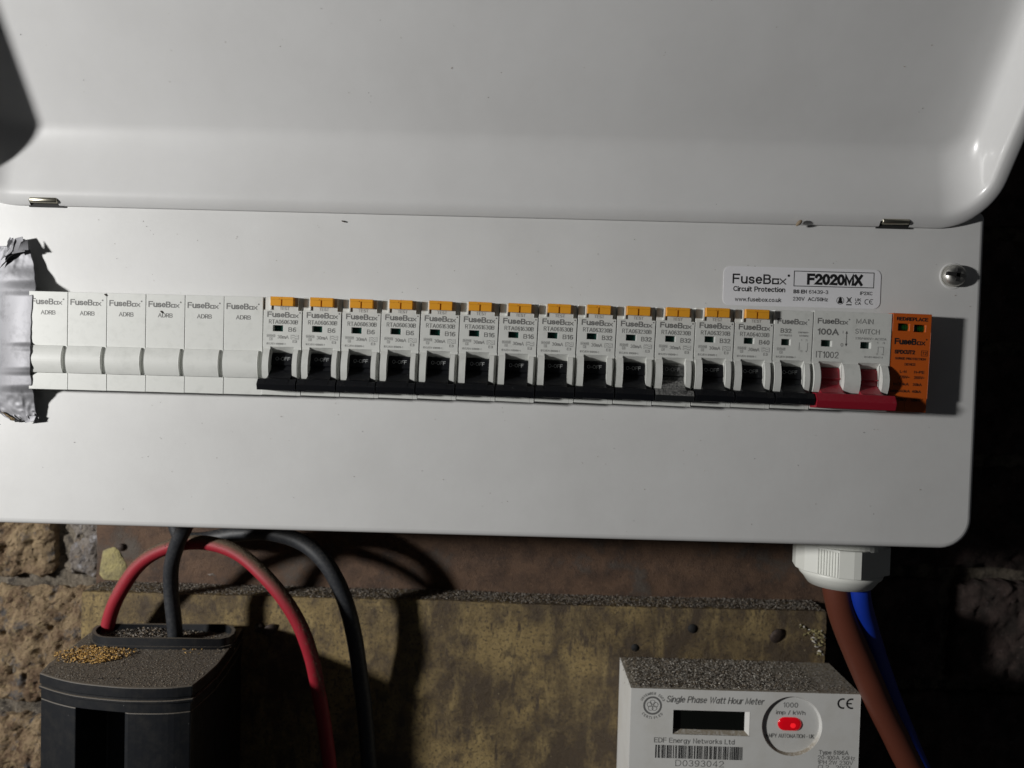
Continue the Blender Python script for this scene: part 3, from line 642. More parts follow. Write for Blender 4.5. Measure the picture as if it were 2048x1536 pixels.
# thirteen residual current breakers
spec = [('RTA060630B', 'B6')] * 4 + [('RTA061630B', 'B16')] * 4 + [('RTA063230B', 'B32')] * 4 + [('RTA064030B', 'B40')]
RL = ['B6 breaker with yellow test button, directly right of the blank modules', 'second B6 breaker from the blank modules', 'third B6 breaker from the blank modules', 'B6 breaker just left of the first B16 breaker',
      'B16 breaker just right of the last B6 breaker', 'second of the four B16 breakers from the left', 'third of the four B16 breakers from the left', 'B16 breaker just left of the first B32 breaker',
      'B32 breaker just right of the last B16 breaker', 'second of the yellow-button B32 breakers from the left', 'B32 breaker with thick pale dust on its black handle', 'B32 breaker just left of the B40 breaker',
      'the only breaker marked B40, with yellow test button']
for j, (code, rating) in enumerate(spec):
    i = 6 + j; lean = [.6, .7, .9, 1.0, 1.3, 1.3, 1.4, 1.3, 1.5, 1.3, 1.5, 1.2, 1.2][j]
    dusty = j == 10
    l = list(mod_loc(i)); l[1] += rl.uniform(-.25, .15); l[2] += rl.uniform(-.15, .15)
    t = thing('circuit_breaker', RL[j], 'circuit breaker', l, (0, R(lean + rl.uniform(-.12, .12)), 0), 'residual current breakers in the row')
    part('module_body', shared('rc', lambda: rc_body().mesh('module_body', ['module_plastic'])), t)
    part('lettering', shared('rc' + rating, lambda: rc_text(code, rating)), t)
    part('indicator_window', shared('rcw', lambda: wmesh((-4.35, 0.3), (6.8, 9.6))), t)
    part('test_button', shared('tb', test_button), t)
    h = part('handle', shared('hd' if dusty else 'hb', lambda: handle('handle_dusty' if dusty else 'handle_black')), t)
    if dusty: h['label'] = 'black handle covered in pale grey dust'
    part('lettering', shared('off', off_text), h, (0, 1.68, -5.75), (TILT, 0, 0))
# one plain breaker
t = thing('circuit_breaker', 'B32 breaker without a test button, beside the red main switch', 'circuit breaker', mod_loc(19), (0, R(1.0), 0))
part('module_body', rc_body(False, (-5.2, -1.0), (6.5, 9.4)).mesh('module_body', ['module_plastic']), t)
i = Ink(); i.logo(-7.5, 17.5, 13.6, 2.5); i.text('B32', -3.4, 13.2, 4.9, 2.0, bold=0.012); i.text('MT06B32', -3.4, 11.1, 5.4, .85, mi=1); i.text('230/400V~', 4.6, 12.7, 5, .85, mi=1); i.text('50/60Hz', 4.9, 11.2, 4.2, .85, mi=1)
small_marks(i); i.text('IEC/EN 60898-1', -7.3, 1.2, 8.8, .95, al='l', mi=1)
for x_ in (3.0, 6.8): i.rect(x_, 6.3, .16, 3.6, mi=1)
i.text('1  2', 5.2, 9.2, 3.0, .8, mi=1); i.text('0  4', 5.2, 4.2, 3.0, .9, mi=1)
part('lettering', i.mesh('lettering', ['print_grey', 'print_pale']), t)
part('indicator_window', wmesh((-5.2, -1.0), (6.5, 9.4)), t)
h = part('handle', MESH['hb'], t); part('lettering', MESH['off'], h, (0, 1.68, -5.75), (TILT, 0, 0))
# main switch
t = thing('main_switch', 'double width main switch with a red handle', 'main switch', mod_loc(20, 2), (0, R(.9), 0))
W1, W2 = (-14.6, -3.9), (3.4, 13.4)
def f(x, z):
    if -14.0 < x < -9.1 and 6.3 < z < 9.3: return 2.4
    if 3.9 < x < 8.8 and 6.1 < z < 9.1: return 2.4
    if (W1[0] < x < W1[1] or W2[0] < x < W2[1]) and -20.4 < z < -.5: return 8
    return .25 if z < -20.4 else (.6 if z < -14.4 else 0)
b = MB().relief([-17.8, W1[0], -14.0, -9.1, W1[1], W2[0], 3.9, 8.8, W2[1], 17.75], [-22.5, -20.4, -14.4, -.5, 6.1, 6.3, 9.1, 9.3, 22.5], f, 14)
for a, c in ((-17.5, W1[0]), (W1[1], W2[0]), (W2[1], 16.4)): b.prism_x(horn(0, 0, -1.4, -14.6, 3.7), a, c)
for a, c in (W1, W2): b.add([(a, 0, -.5), (c, 0, -.5), (c, 5.2, -4.4), (a, 5.2, -4.4)], [(0, 1, 2, 3)])
part('module_body', b.mesh('module_body', ['module_plastic']), t)
i = Ink(); i.logo(-16.1, 18.0, 13.8, 2.6); i.text('MAIN', 1.5, 18.5, 7.7, 2.3, al='l', bold=-.006); i.text('SWITCH', 1.3, 13.9, 11.0, 2.3, al='l', bold=-.006)
i.text('100A', -15.9, 13.1, 9.6, 2.9, al='l', bold=.022); i.text('230/400V~ AC22A', 1.4, 10.7, 14.2, 1.1, al='l', mi=1); i.text('IT1002', -16.1, 2.6, 10.3, 3.0, al='l', bold=-.004)
i.rect(-2.6, 10.3, .3, 6.2); i.text('I', -4.2, 13.2, .35, 1.2); i.text('O', -4.5, 7.4, 1.2, 1.6)
for s_ in (1, -1): i.add([(-3.2, -.06, 10.3 + s_ * 2.3), (-2.0, -.06, 10.3 + s_ * 2.3), (-2.6, -.06, 10.3 + s_ * 3.6)], [(0, 1, 2)])
for q in (12.1, 14.6): i.rect(q, 5.7, .18, 2.6, mi=1)
i.rect(13.3, 7.1, 2.6, .18, mi=1); i.text('1  3', 13.2, 9.0, 3.6, .9, mi=1); i.text('2  4', 13.0, 3.8, 3.6, .9, mi=1); i.text('IEC/EN 60947-3', 10.2, 2.3, 8.2, .85, mi=1)
part('lettering', i.mesh('lettering', ['print_grey', 'print_pale']), t)
for a in ((-14.0, -9.1, 6.3, 9.3), (3.9, 8.8, 6.1, 9.1)): part('indicator_window', wmesh(a[:2], a[2:]), t)
b = MB()
for wa, wb in (W1, W2):
    b.prism_x(HP, wa + .15, wb - .15); b.prism_x([(.4, -8.0), (.4, -8.5), (1.9, -8.5), (1.9, -8.0)], wa + .15, wb - .15)
b.prism_x([(.2, -14.9), (-6.6, -14.9), (-8.8, -18.3), (-7.6, -21.5), (.2, -21.8)], -17.6, 17.9)
part('handle', b.mesh('handle', ['handle_red']), t)
# surge protector
t = thing('surge_protector', 'orange surge protection device with two green windows, last in the row', 'surge protector', mod_loc(22), (0, R(1.0), 0))
wins = ((-6.3, -1.1), (0.9, 6.3))
def f(x, z):
    for k_, (a, c) in enumerate(wins):
        if a < x < c and 14.5 - .3 * k_ < z < 17.9 - .3 * k_: return 1.9
    return .5 if z < -16.2 else 0
part('module_body', MB().relief([-8.8, -6.3, -1.1, .9, 6.3, 8.8], [-22.5, -16.2, 14.2, 14.5, 17.6, 17.9, 22.5], f, 14).mesh('module_body', ['spd_orange']), t)
for k_, (a, c) in enumerate(wins):
    z0 = 14.5 - .3 * k_
    o = part('indicator_window', MB().prism_x([(1.8, z0 + .1), (1.3, z0 + .5), (1.0, z0 + 1.7), (1.3, z0 + 2.9), (1.8, z0 + 3.3)], a + .15, c - .15, smooth=True).mesh('indicator_window', ['lens_green']), t)
    for q in range(3): MB().box(a + 2.3 + q * .8, a + 2.45 + q * .8, .95, 1.2, z0 + .5, z0 + 2.9).build('lens_rib', 'lens_green', o)
i = Ink(); i.text('RED:REPLACE', 0, 20, 14.2, 1.7, bold=.03); i.logo(-7.6, 9.7, 14.0, 2.9, bold=.03); i.text('SPDCUT2', -7.3, 4.9, 9.3, 1.9, al='l', bold=.035)
i.frame(6.3, 4.6, 2.9, 2.6, .18); i.text('T2', 6.3, 4.6, 2.0, 1.5); i.text('SURGE PROTECTION', .1, 1.9, 14, 1.1, bold=.025); i.text('DEVICE', .1, -.7, 5, 1.15, bold=.02)
for tx, x_, z_, w_ in (('L-N', -2.9, -4.1, 3), ('N-PE', 4.5, -4.1, 4.6), ('275V~', -2.3, -6.6, 4.8), ('255V~', 4.6, -6.6, 4.8), ('In:20kA', -3.5, -9.8, 7), ('20kA', 3.9, -9.8, 4.1), ('Imax:40kA', -3.8, -13, 9), ('40kA', 3.7, -13, 4.2), ('1.3kV', -2.6, -16.9, 4.4), ('1.5kV', 3.7, -16.9, 4.4)):
    i.text(tx, x_, z_, w_, 1.3, bold=.02, y=-.06)
part('lettering', i.mesh('lettering', ['print_black']), t)

# ================================================================== silver tape over the left end of the opening
rowsT = [  # py, x left px, x right px, height over cover at left / middle / right
    (492, -2, 58, 2, 3.4, 3), (505, -10, 62, 1, 3.2, 2.8), (530, -14, 68, 1, 4.0, 3.2), (560, -14, 71, 1, 5.6, 5.4), (580, -14, 72, 1, 7.8, 8.9),
    (592, -14, 66, 1, 8.7, 10.15), (640, -14, 63, 1, 8.9, 10.12), (684, -14, 62, 1, 9.1, 10.3), (694, -14, 61, 1, 9.6, 11.9), (704, -14, 61, 1, 10.0, 12.6), (734, -14, 61, 1, 10.0, 12.6), (742, -14, 61, 1, 9.7, 11.7), (751, -14, 62, 1, 9.1, 10.2), (770, -14, 64, 1, 8.5, 9.9), (785, -14, 67, 1, 6.8, 5.9),
    (808, -12, 70, 1, 4.4, 3.6), (820, -8, 72, 1, 3, 2.8), (832, 6, 74, 1, 2.2, 2.2), (841, 22, 75, .8, 1.6, 1.8)]
def lerp_rows(py):
    if py >= rowsT[-1][0]: return list(rowsT[-1])
    k = max(i_ for i_ in range(len(rowsT) - 1) if rowsT[i_][0] <= max(py, 492))
    P_ = [rowsT[max(k - 1, 0)], rowsT[k], rowsT[k + 1], rowsT[min(k + 2, len(rowsT) - 1)]]
    t_ = (max(py, 492) - P_[1][0]) / (P_[2][0] - P_[1][0]); t_ = t_ * t_ * (3 - 2 * t_) * .6 + t_ * .4
    return [a + (c - a) * t_ for a, c in zip(P_[1], P_[2])]
def tape_pt(u, v):
    py = 492 + (841 - 492) * v; r_ = lerp_rows(py)
    h = r_[3] + (r_[5] - r_[3]) * (1 - (1 - u) ** 2.2)
    px = r_[1] + (r_[2] - r_[1]) * u + 1.6 * noise.noise(Vector((v * 24, 3, 1))) * (1 if u > .97 or u < .03 else 0)
    endk = max(0, 1 - v / .22) * .5 + max(0, (v - .78) / .22)
    q = Vector((u * 5, v * 16, 2.2)); k_ = min(1, (1 - u) * 3 + endk); h += ((0.25 + 1.3 * endk) * noise.noise(q * .6) + 0.8 * endk * noise.noise(q * 2.1) + .03 * noise.noise(q * 5)) * k_
    if v > .97: h += .8 * noise.noise(Vector((u * 20, 0, 4)))
    return tuple(at(px, py + (4 * noise.noise(Vector((u * 7, 8, 1))) if v > .95 else 0), -max(h, .5)))
tp_ = MB().grid(44, 150, tape_pt).build('duct_tape', 'tape_silver', recalc=False, solid=.1)
tag(tp_, 'strip of crumpled silver duct tape covering the left end of the module row', 'tape')
def shard(name, pts, m, seed, amp=.9, sub=5):
    b = MB(); a, c, d, e = pts
    def f(u, v):
        p = (a * (1 - u) + c * u) * (1 - v) + (d * (1 - u) + e * u) * v
        q = Vector((u * 4, v * 4, seed)); return tuple(p + Vector((noise.noise(q), noise.noise(q + Vector((5, 5, 0))) * 1.8, noise.noise(q + Vector((0, 9, 3))))) * amp)
    b.grid(sub, sub, f, smooth=False); return b.build(name, m, tp_, solid=.2)
P = at
shard('torn_flap', [P(2, 520, -3), P(24, 503, -6), P(20, 474, -2.5), P(30, 480, -4)], 'tape_silver', 1, .7)
shard('torn_flap', [P(24, 508, -6), P(50, 503, -5.5), P(30, 477, -3), P(45, 473, -3.6)], 'tape_silver', 2, .6, 4)
shard('torn_flap', [P(36, 500, -6.5), P(57, 500, -6), P(42, 484, -6), P(55, 479, -4.2)], 'tape_silver', 5, .7, 4)
shard('torn_flap', [P(0, 536, -3.5), P(20, 512, -4.5), P(12, 520, -2.5), P(50, 500, -3)], 'dark_inside', 7, .5)
shard('torn_flap', [P(8, 826, -2), P(30, 838, -2), P(2, 823, -1), P(26, 842, -1)], 'tape_back', 9, .4)
shard('torn_flap', [P(26, 832, -1.5), P(64, 832, -2), P(30, 844, -1), P(60, 842, -1)], 'dark_inside', 11, .5)
shard('torn_flap', [P(52, 832, -3), P(72, 832, -3), P(50, 846, -2), P(68, 842, -3.5)], 'tape_silver', 13, .6, 4)
shard('torn_flap', [P(66, 834, -2), P(78, 834, -2.6), P(70, 844, -1), P(77, 840, -2.2)], 'tape_silver', 15, .5, 4)

# ================================================================== cable gland and cables
gy = 58.0; gx = at(1691, 1120, gy - 22).x + 6.8; gz = ZB
zn0 = at(1690, 1104, gy - 25).z - gz; zn1 = at(1690, 1161, gy - 25).z - gz; zr = at(1690, 1183, gy - 17).z - gz
gl = thing('cable_gland', 'white nylon cable gland under the right end of the enclosure', 'cable gland', (gx, gy, gz))
def poly(n_, r_, rot=0): return [(r_ * math.cos(2 * math.pi * k / n_ + rot), r_ * math.sin(2 * math.pi * k / n_ + rot)) for k in range(n_)]
MB().prism_z(poly(48, 22.5), zn0 - 1, 1.2).build('threaded_neck', 'nylon', gl)
GA = [-179, -159, -114, -97.5, -89, -33, -14, 1, 44, 61, 89, 134, 156]; GR = 24.8
nut = MB().prism_z([(GR * math.cos(R(a)), GR * math.sin(R(a))) for a in GA], zn1, zn0).build('dome_nut', 'nylon', gl, weld=True, bevel=(.6, 3))
v0, v1 = (Vector((GR * math.cos(R(a)), GR * math.sin(R(a)))) for a in (-159, -114))
for q in range(8):
    c = v0.lerp(v1, .40 + q * .079); c = c * 1.004
    MB().tube([(c.x, c.y, zn1 + .6), (c.x, c.y, zn0 - 1.2)], .42, 8).build('grip_rib', 'nylon', nut)
MB().lathe([(20.5, zn1 + .5), (21.6, zn1 + .1), (21.9, zn1 - 1.2), (21.2, zn1 - 3.0), (19.5, zn1 - 4.6), (17, zr - .2), (14.5, zr), (13.5, zr + .5), (13.0, zr + 2), (12.5, zn1)], 'z', 48).build('sealing_ring', 'nylon', gl)
MB().lathe([(13.4, zr + .8), (.01, zr + .8)], 'z', 24).build('seal', 'dark_inside', gl)
def cable(name, px, r_, m, label, n_=10, wob=.03, extra=None):
    pts = [at(x, y, d) for x, y, d in px]
    if extra: pts = extra(pts)
    o = MB().tube(spline(pts, n_), r_, 24, wob=wob).build(name, m); return tag(o, label, 'cable')
cable('brown_cable', [(1671, 1120, 56), (1673, 1180, 57), (1690, 1245, 60), (1716, 1310, 64), (1748, 1385, 68), (1782, 1455, 72), (1822, 1536, 76), (1870, 1620, 80)], 7.4, 'cable_brown', 'thick brown cable hanging from the white gland past the meter')
cable('blue_cable', [(1720, 1120, 50), (1721, 1190, 52), (1734, 1245, 61), (1752, 1305, 76), (1778, 1380, 90), (1808, 1455, 99), (1842, 1536, 104), (1880, 1620, 106)], 5.3, 'cable_blue', 'bright blue cable hanging behind the brown cable')
# dark cables and the red one at the left
cable('red_cable', [(214, 1290, 98), (216, 1250, 96), (236, 1192, 92), (282, 1126, 88), (344, 1092, 84), (412, 1086, 80), (478, 1108, 74), (544, 1168, 68), (594, 1240, 68), (622, 1312, 72), (638, 1388, 80), (650, 1460, 86), (660, 1540, 90), (664, 1620, 92)], 4.1, 'cable_red', 'dusty red cable arching out of the black service head')
cable('black_cable', [(352, 1290, 84), (348, 1240, 82), (342, 1180, 80), (343, 1130, 76), (356, 1085, 70), (376, 1040, 62), (390, 990, 56)], 4.25, 'cable_black', 'black cable rising from the service head in front of the red cable')
cable('black_cable', [(345, 1020, 112), (362, 1072, 111), (402, 1080, 108), (470, 1068, 103), (540, 1066, 98), (606, 1086, 93), (654, 1130, 89), (688, 1196, 89), (708, 1270, 92), (720, 1350, 97), (730, 1430, 102), (738, 1540, 104), (740, 1620, 104)], 4.8, 'cable_black', 'black cable arching behind the red cable and down the board')

# ================================================================== black service head, lower left
ZC = at(488, 1256, YB - 3).z
pl = lambda L_, z=None: [(lambda p: (p.x, p.y))(atz(x, y, ZC if z is None else z)) for x, y in L_]
cut = thing('service_head', 'dusty black plastic service head with a domed front, below the left end', 'service head', (0, 0, ZC))
front = [(79, 1346), (110, 1356), (150, 1365), (200, 1371), (250, 1375), (300, 1376), (345, 1375), (385, 1371)]
front = [(p.x, p.y) for p in spline([(x, y, 0) for x, y in front], 4)]
right = [(392, 1366), (412, 1350), (436, 1328), (455, 1303), (470, 1282), (480, 1266), (486, 1256)]
left = [(190, 1258), (170, 1272), (148, 1290), (120, 1310), (98, 1326)]
out = pl(front + right + left)
cxm = sum(p[0] for p in out) / len(out); cym = sum(p[1] for p in out) / len(out)
def inset(P_, d):
    r_ = []
    for x, y in P_:
        v = Vector((cxm - x, cym - y)); v.normalize(); r_.append((x + v.x * d, y + v.y * d))
    return r_
MB().prism_z(out, -5.6, 0).build('top_cover', 'cutout_black', cut, weld=True, bevel=(.5, 2))
MB().prism_z(inset(out, 1.0), -7.0, -5.4).build('seam_groove', 'cutout_black', cut)
MB().prism_z(inset(out, -.4), -8.4, -6.8).build('seam_bead', 'cutout_black', cut, weld=True, bevel=(.35, 2))
# body: domed front with a hollow between two raised flanks
o1 = inset(out, .8)
MB().prism_z(o1, -13.5, -8.2).build('upper_body', 'cutout_black', cut, weld=True, bevel=(.4, 2))
fp = o1[:29]
def on(t_):
    f_ = t_ * 28; i_ = min(int(f_), 27); return Vector(fp[i_]).lerp(Vector(fp[i_ + 1]), f_ - i_)
nrm2 = Vector((0, 1))
fr2 = [on(.28 * k_ / 8) for k_ in range(9)] + [on(.31) + nrm2 * 26, on(.45) + nrm2 * 30, on(.555) + nrm2 * 28] + [on(.565) + nrm2 * .8] + [on(.59 + .41 * k_ / 10) for k_ in range(11)]
MB().prism_z([tuple(p) for p in fr2] + o1[29:], -150, -13.4).build('lower_body', 'cutout_black', cut, weld=True, bevel=(.6, 2))
# grommet tray at the back
zc2 = ZC + 6.2
col_px = [(184, 1262), (187, 1268), (196, 1273), (215, 1275), (330, 1277), (440, 1278), (458, 1274), (468, 1267), (471, 1259), (466, 1252), (450, 1248), (330, 1247), (210, 1247), (192, 1252), (186, 1257)]
co_ = [(p.x, p.y) for p in (atz(x, y, zc2) for x, y in col_px)]
cmx = sum(p[0] for p in co_) / len(co_); cmy = sum(p[1] for p in co_) / len(co_)
def scl(P_, d):
    r_ = []
    for x, y in P_:
        v = Vector((cmx - x, (cmy - y) * 1.0)); L2 = v.length; v.normalize(); r_.append((x + v.x * d, y + v.y * d * (1.2)))
    return r_
ci = scl(co_, 2.0); n = len(co_)
b = MB().prism_z(co_, 0, 6.2, cap=False, smooth=True).prism_z(ci, 1, 6.2, cap=False, smooth=True)
b.add([(x, y, 6.2) for x, y in co_] + [(x, y, 6.2) for x, y in ci], [(i, (i + 1) % n, n + (i + 1) % n, n + i) for i in range(n)])
b.add([(x, y, 1.2) for x, y in ci], [tuple(range(n))])
b.prism_z(scl(co_, -.9), 0, 1.6, smooth=True)
tray = b.build('grommet_tray', 'cutout_black', cut)
for px_, py_ in ((283, 1262), (330, 1265), (400, 1264)):
    p = atz(px_, py_, ZC + 2); MB().lathe([(7.0, 1.3), (6.6, 2.6), (5.6, 2.8), (5.0, 1.6), (.01, 1.5)], 'z', 20, (p.x, p.y, 0)).build('cable_hole', ['dark_inside' if px_ == 283 else 'cutout_black'], tray)
q = atz(278, 1400, ZC - 10)
MB().tube([(q.x, q.y + 1.1, -24), (q.x + .5, q.y + 1.0, -20), (q.x + .3, q.y + 1.0, -17)], .35, 6).build('scrape', 'chip_grey', cut)
for px_ in (203, 234):
    p = atz(px_, 1357, ZC); MB().box(p.x - 1.6, p.x + 1.6, p.y - .8, p.y + .8, -.1, .12).build('notch', 'dark_inside', cut)

# ================================================================== electricity meter
YM = 70.0
q0 = at(1262, 1378, YM); q1 = at(1722, 1387, YM)
mx0, mx1, mz1 = q0.x, q1.x, (q0.z + q1.z) / 2
mw = mx1 - mx0
met = thing('electricity_meter', 'off-white electricity meter with red pulse light and dark display', 'electricity meter', (mx0, YM, mz1))
def mp_(px, py): p = at(px, py, YM); return p.x - mx0, p.z - mz1
dx0, dz0 = mp_(1345, 1468); dx1, dz1 = mp_(1500, 1424)
dcx, dcz = mp_(1584, 1452.6); dr = 61 / 1540 * (YM - CAM[1])
# case: front face with the window let in
b = MB(); MH = -105.0
fx = [0, dx0, dx1, mw]; fz = [MH, dz0, dz1, 0]
# front face around window, split so that the dial ring can be cut in
def quad(x0, x1, z0, z1): b.add([(x0, 0, z0), (x1, 0, z0), (x1, 0, z1), (x0, 0, z1)], [(0, 1, 2, 3)])
sq = dr * 1.12; sx0, sx1, sz0, sz1 = dcx - sq, dcx + sq, dcz - sq, min(dcz + sq, 0)
quad(0, dx0, MH, 0); quad(dx0, dx1, MH, dz0); quad(dx0, dx1, dz1, 0); quad(dx1, sx0, MH, 0); quad(sx1, mw, MH, 0); quad(sx0, sx1, MH, sz0)
if sz1 < 0: quad(sx0, sx1, sz1, 0)
nn = 64; ro = dr * 1.0; v = []
for k in range(nn):
    a = 2 * math.pi * k / nn; c_, s_ = math.cos(a), math.sin(a)
    m_ = min(((sx1 - dcx) if c_ > 0 else (dcx - sx0)) / max(abs(c_), 1e-6), ((sz1 - dcz) if s_ > 0 else (dcz - sz0)) / max(abs(s_), 1e-6))
    v += [(dcx + c_ * m_, 0, dcz + s_ * m_), (dcx + c_ * ro, 0, dcz + s_ * ro)]
b.add(v, [(2 * k, (2 * k + 2) % (2 * nn), (2 * k + 3) % (2 * nn), 2 * k + 1) for k in range(nn)])
for cx_, cz_ in ((sx0, sz0), (sx1, sz0), (sx1, sz1), (sx0, sz1)):
    a = math.atan2(cz_ - dcz, cx_ - dcx) % (2 * math.pi); k = int(a / (2 * math.pi) * nn)
    b.add([v[2 * k], v[(2 * k + 2) % (2 * nn)], (cx_, 0, cz_)], [(0, 1, 2)])
YS = YB - YM - .5
b.add([(0, 0, MH), (0, 0, 0), (-.2, YS, 0), (-.2, YS, MH)], [(0, 1, 2, 3)]); b.add([(mw, 0, MH), (mw, 0, 0), (mw, YS, 0), (mw, YS, MH)], [(0, 1, 2, 3)])
b.add([(0, 0, 0), (mw, 0, 0), (mw, YS, 0), (-.2, YS, 0)], [(0, 1, 2, 3)])
b.add([(0, 0, MH), (mw, 0, MH), (mw, YS, MH), (-.2, YS, MH)], [(0, 1, 2, 3)])
# window reveal, splayed
wi = (dx0 + .3, dx1 - 2.0, dz0 + 1.6, dz1 - .2)
b.add([(dx0, 0, dz0), (dx1, 0, dz0), (dx1, 0, dz1), (dx0, 0, dz1), (wi[0], 3.2, wi[2]), (wi[1], 3.2, wi[2]), (wi[1], 3.2, wi[3]), (wi[0], 3.2, wi[3])], [(i, (i + 1) % 4, 4 + (i + 1) % 4, 4 + i) for i in range(4)])
b.build('case', 'meter_plastic', met)
MB().add([(wi[0], 3.1, wi[2]), (wi[1], 3.1, wi[2]), (wi[1], 3.1, wi[3]), (wi[0], 3.1, wi[3])], [(0, 1, 2, 3)]).build('display', 'lcd_dark', met)
MB().lathe([(ro, 0), (ro * .985, .3), (ro * .94, 2.0), (.01, 2.0)], 'y', 64, (dcx, 0, dcz), smooth=False).build('round_boss', 'meter_plastic', met)
lx_, lz_ = mp_(1581.5, 1451)
def stad(w_, h_, n_=10): r_ = h_ / 2; return arcpts(w_ / 2 - r_, 0, r_, -90, 90, n_) + arcpts(-w_ / 2 + r_, 0, r_, 90, 270, n_)
def dome(w_, h_, y0, th, name, m, parent, x, z):
    b = MB(); R_ = [(1, 0), (.97, -.35), (.88, -.65), (.7, -.9), (.4, -1.0)]; P_ = stad(w_, h_); n_ = len(P_); vv = []
    for s_, d_ in R_:
        k_ = (1 - s_) * h_ / 2
        for px_, pz_ in stad(w_ - 2 * k_, h_ - 2 * k_): vv.append((x + px_, y0 + d_ * th, z + pz_))
    b.add(vv, [(r_ * n_ + i, r_ * n_ + (i + 1) % n_, (r_ + 1) * n_ + (i + 1) % n_, (r_ + 1) * n_ + i) for r_ in range(4) for i in range(n_)] + [tuple(range(4 * n_, 5 * n_))], 0, True)
    return b.build(name, m, parent)
LW, LHh = 48.5 / 1540 * (YM - CAM[1]), 28 / 1540 * (YM - CAM[1])
led = dome(LW, LHh, 2.05, 1.3, 'pulse_light', 'led_red', met, lx_, lz_); led['label'] = 'glowing red oval pulse light'
dome(LW * .32, LHh * .5, 1.15, .45, 'lamp_core', 'led_hot', led, lx_ + 1.6, lz_ - .4)
i = Ink(); KM = (YM - CAM[1]) / 1540
def mt(txt, xa, xb, py, h, y=-.07, **kw):
    x, z = mp_((xa + xb) / 2, py); i.text(txt, x, z, (xb - xa) * KM, h * KM, y=y, **kw)
mt('Single Phase Watt Hour Meter', 1332, 1530, 1402, 17, shear=.25, bold=-.004, mi=1)
mt('EDF Energy Networks Ltd', 1307, 1470, 1483, 13, bold=-.006, mi=1); mt('D0393042', 1350, 1448, 1527, 13, bold=-.008, mi=1)
mt('1000', 1569, 1598.5, 1413, 10.5, y=1.92, mi=1); mt('imp / kWh', 1554, 1613.5, 1429, 11, y=1.92, mi=1); mt('AMPY AUTOMATION - UK', 1533, 1631, 1475, 8.5, y=1.92, mi=1)
mt('Type 5196A', 1637, 1697, 1506, 11, mi=1); mt('20-100A 50Hz', 1635, 1710, 1515.5, 8.5, mi=1); mt('1PH 2W 230V', 1635, 1706, 1525, 8.5, mi=1); mt('Cl 2   2003', 1635, 1701, 1534.5, 8.5, mi=1)
for cx_ in (1685.5, 1703): x, z = mp_(cx_, 1407 + (cx_ - 1685) * .02); i.ring(x, z, 7.6 * KM, 11 * KM, -.07, 70, 290)
x, z = mp_(1699, 1407.3); i.rect(x, z, 9 * KM, 2.8 * KM, -.07)
x, z = mp_(1305, 1411); i.ring(x, z, 15.2 * KM, 19 * KM, -.07, mi=1)
for a in range(0, 360, 72): i.ring(x + 6.5 * KM * math.cos(R(a + 18)), z + 6.5 * KM * math.sin(R(a + 18)), 4.4 * KM, 5.4 * KM, -.07, mi=1, n=12)
def curved(txt, a0, a1, rr, h, up=True):
    for k_, ch in enumerate(txt):
        if ch == ' ': continue
        a = R(a0 + (a1 - a0) * k_ / (len(txt) - 1)); cx_, cz_ = x + rr * math.cos(a), z + rr * math.sin(a); ro_ = a - math.pi / 2 if up else a + math.pi / 2
        def fn(p, cx_=cx_, cz_=cz_, ro_=ro_): return (cx_ + p[0] * math.cos(ro_) - p[2] * math.sin(ro_), -.07, cz_ + p[0] * math.sin(ro_) + p[2] * math.cos(ro_))
        i.text(ch, 0, 0, h * .62, h, fn=fn, bold=.01, mi=1)
curved('NOVEMBER 2003', 152, 28, 25 * KM, 5.5 * KM); curved('CERTIFIED', 222, 318, 25 * KM, 5.5 * KM, False)
bx, bz = mp_(1310.8, 1489.5); rb = random.Random(11); q = 0.0; WB = 177 * KM
while q < WB - .3:
    w_ = rb.choice([.28, .28, .5, .75]); i.rect(bx + q + w_ / 2, bz - 13.2 * KM - q * .0, w_, 27 * KM, -.07); q += w_ + rb.choice([.25, .25, .3, .7])
i.build('lettering', ['print_black', 'print_grey'], met)

# ================================================================== loose dust and crumbs
RP = spline([at(x, y, d) for x, y, d in ((236, 1192, 92), (282, 1126, 88), (344, 1092, 84), (412, 1086, 80), (478, 1108, 74), (544, 1168, 68), (594, 1240, 68), (622, 1312, 72), (638, 1388, 80))], 12)
def on_red(r):
    while True:
        k = r.randrange(len(RP) - 1); t_ = (RP[k + 1] - RP[k]).normalized(); a = t_.cross(Vector((0, 1, 0))).normalized()
        if a.z < 0: a = -a
        an = r.gauss(-.15, .6); n_ = a * math.cos(an) - t_.cross(a) * math.sin(an)
        if abs(n_.y) < 1: return tuple(RP[k].lerp(RP[k + 1], r.random()) + n_ * 4.12), 1.0
tag(chips('cable_dust', 6000, on_red, (.12, .28), ['chip_tan', 'chip_dark', 'chip_tan'], seed=21), 'brown dust lying along the upper side of the red cable', 'dust', kind='stuff')
def on_meter(r):
    u = r.random() ** .85; return (mx0 + 2 + (mw * .80) * u + r.gauss(0, 2), YM + 1.5 + (YS - 2) * r.random(), mz1 + .25 + .5 * r.random()), 1.0 - .3 * (u > .8)
tag(chips('meter_debris', 9000, on_meter, (.18, .56), ['chip_grey', 'chip_dark', 'chip_tan', 'chip_dark', 'chip_grey', 'chip_pale'], seed=2), 'grey and brown grit lying on top of the meter', 'grit', kind='stuff')  # pale crumbs mixed in to stand for glints off the grit
def on_meter2(r): return (mx0 + mw * (.78 + .21 * r.random()), YM + 2 + (YS - 3) * r.random(), mz1 + .15), 1.0
tag(chips('meter_dust', 500, on_meter2, (.15, .4), ['chip_tan', 'chip_dark', 'chip_grey'], seed=5), 'thin dust on the right end of the meter top', 'dust', kind='stuff')
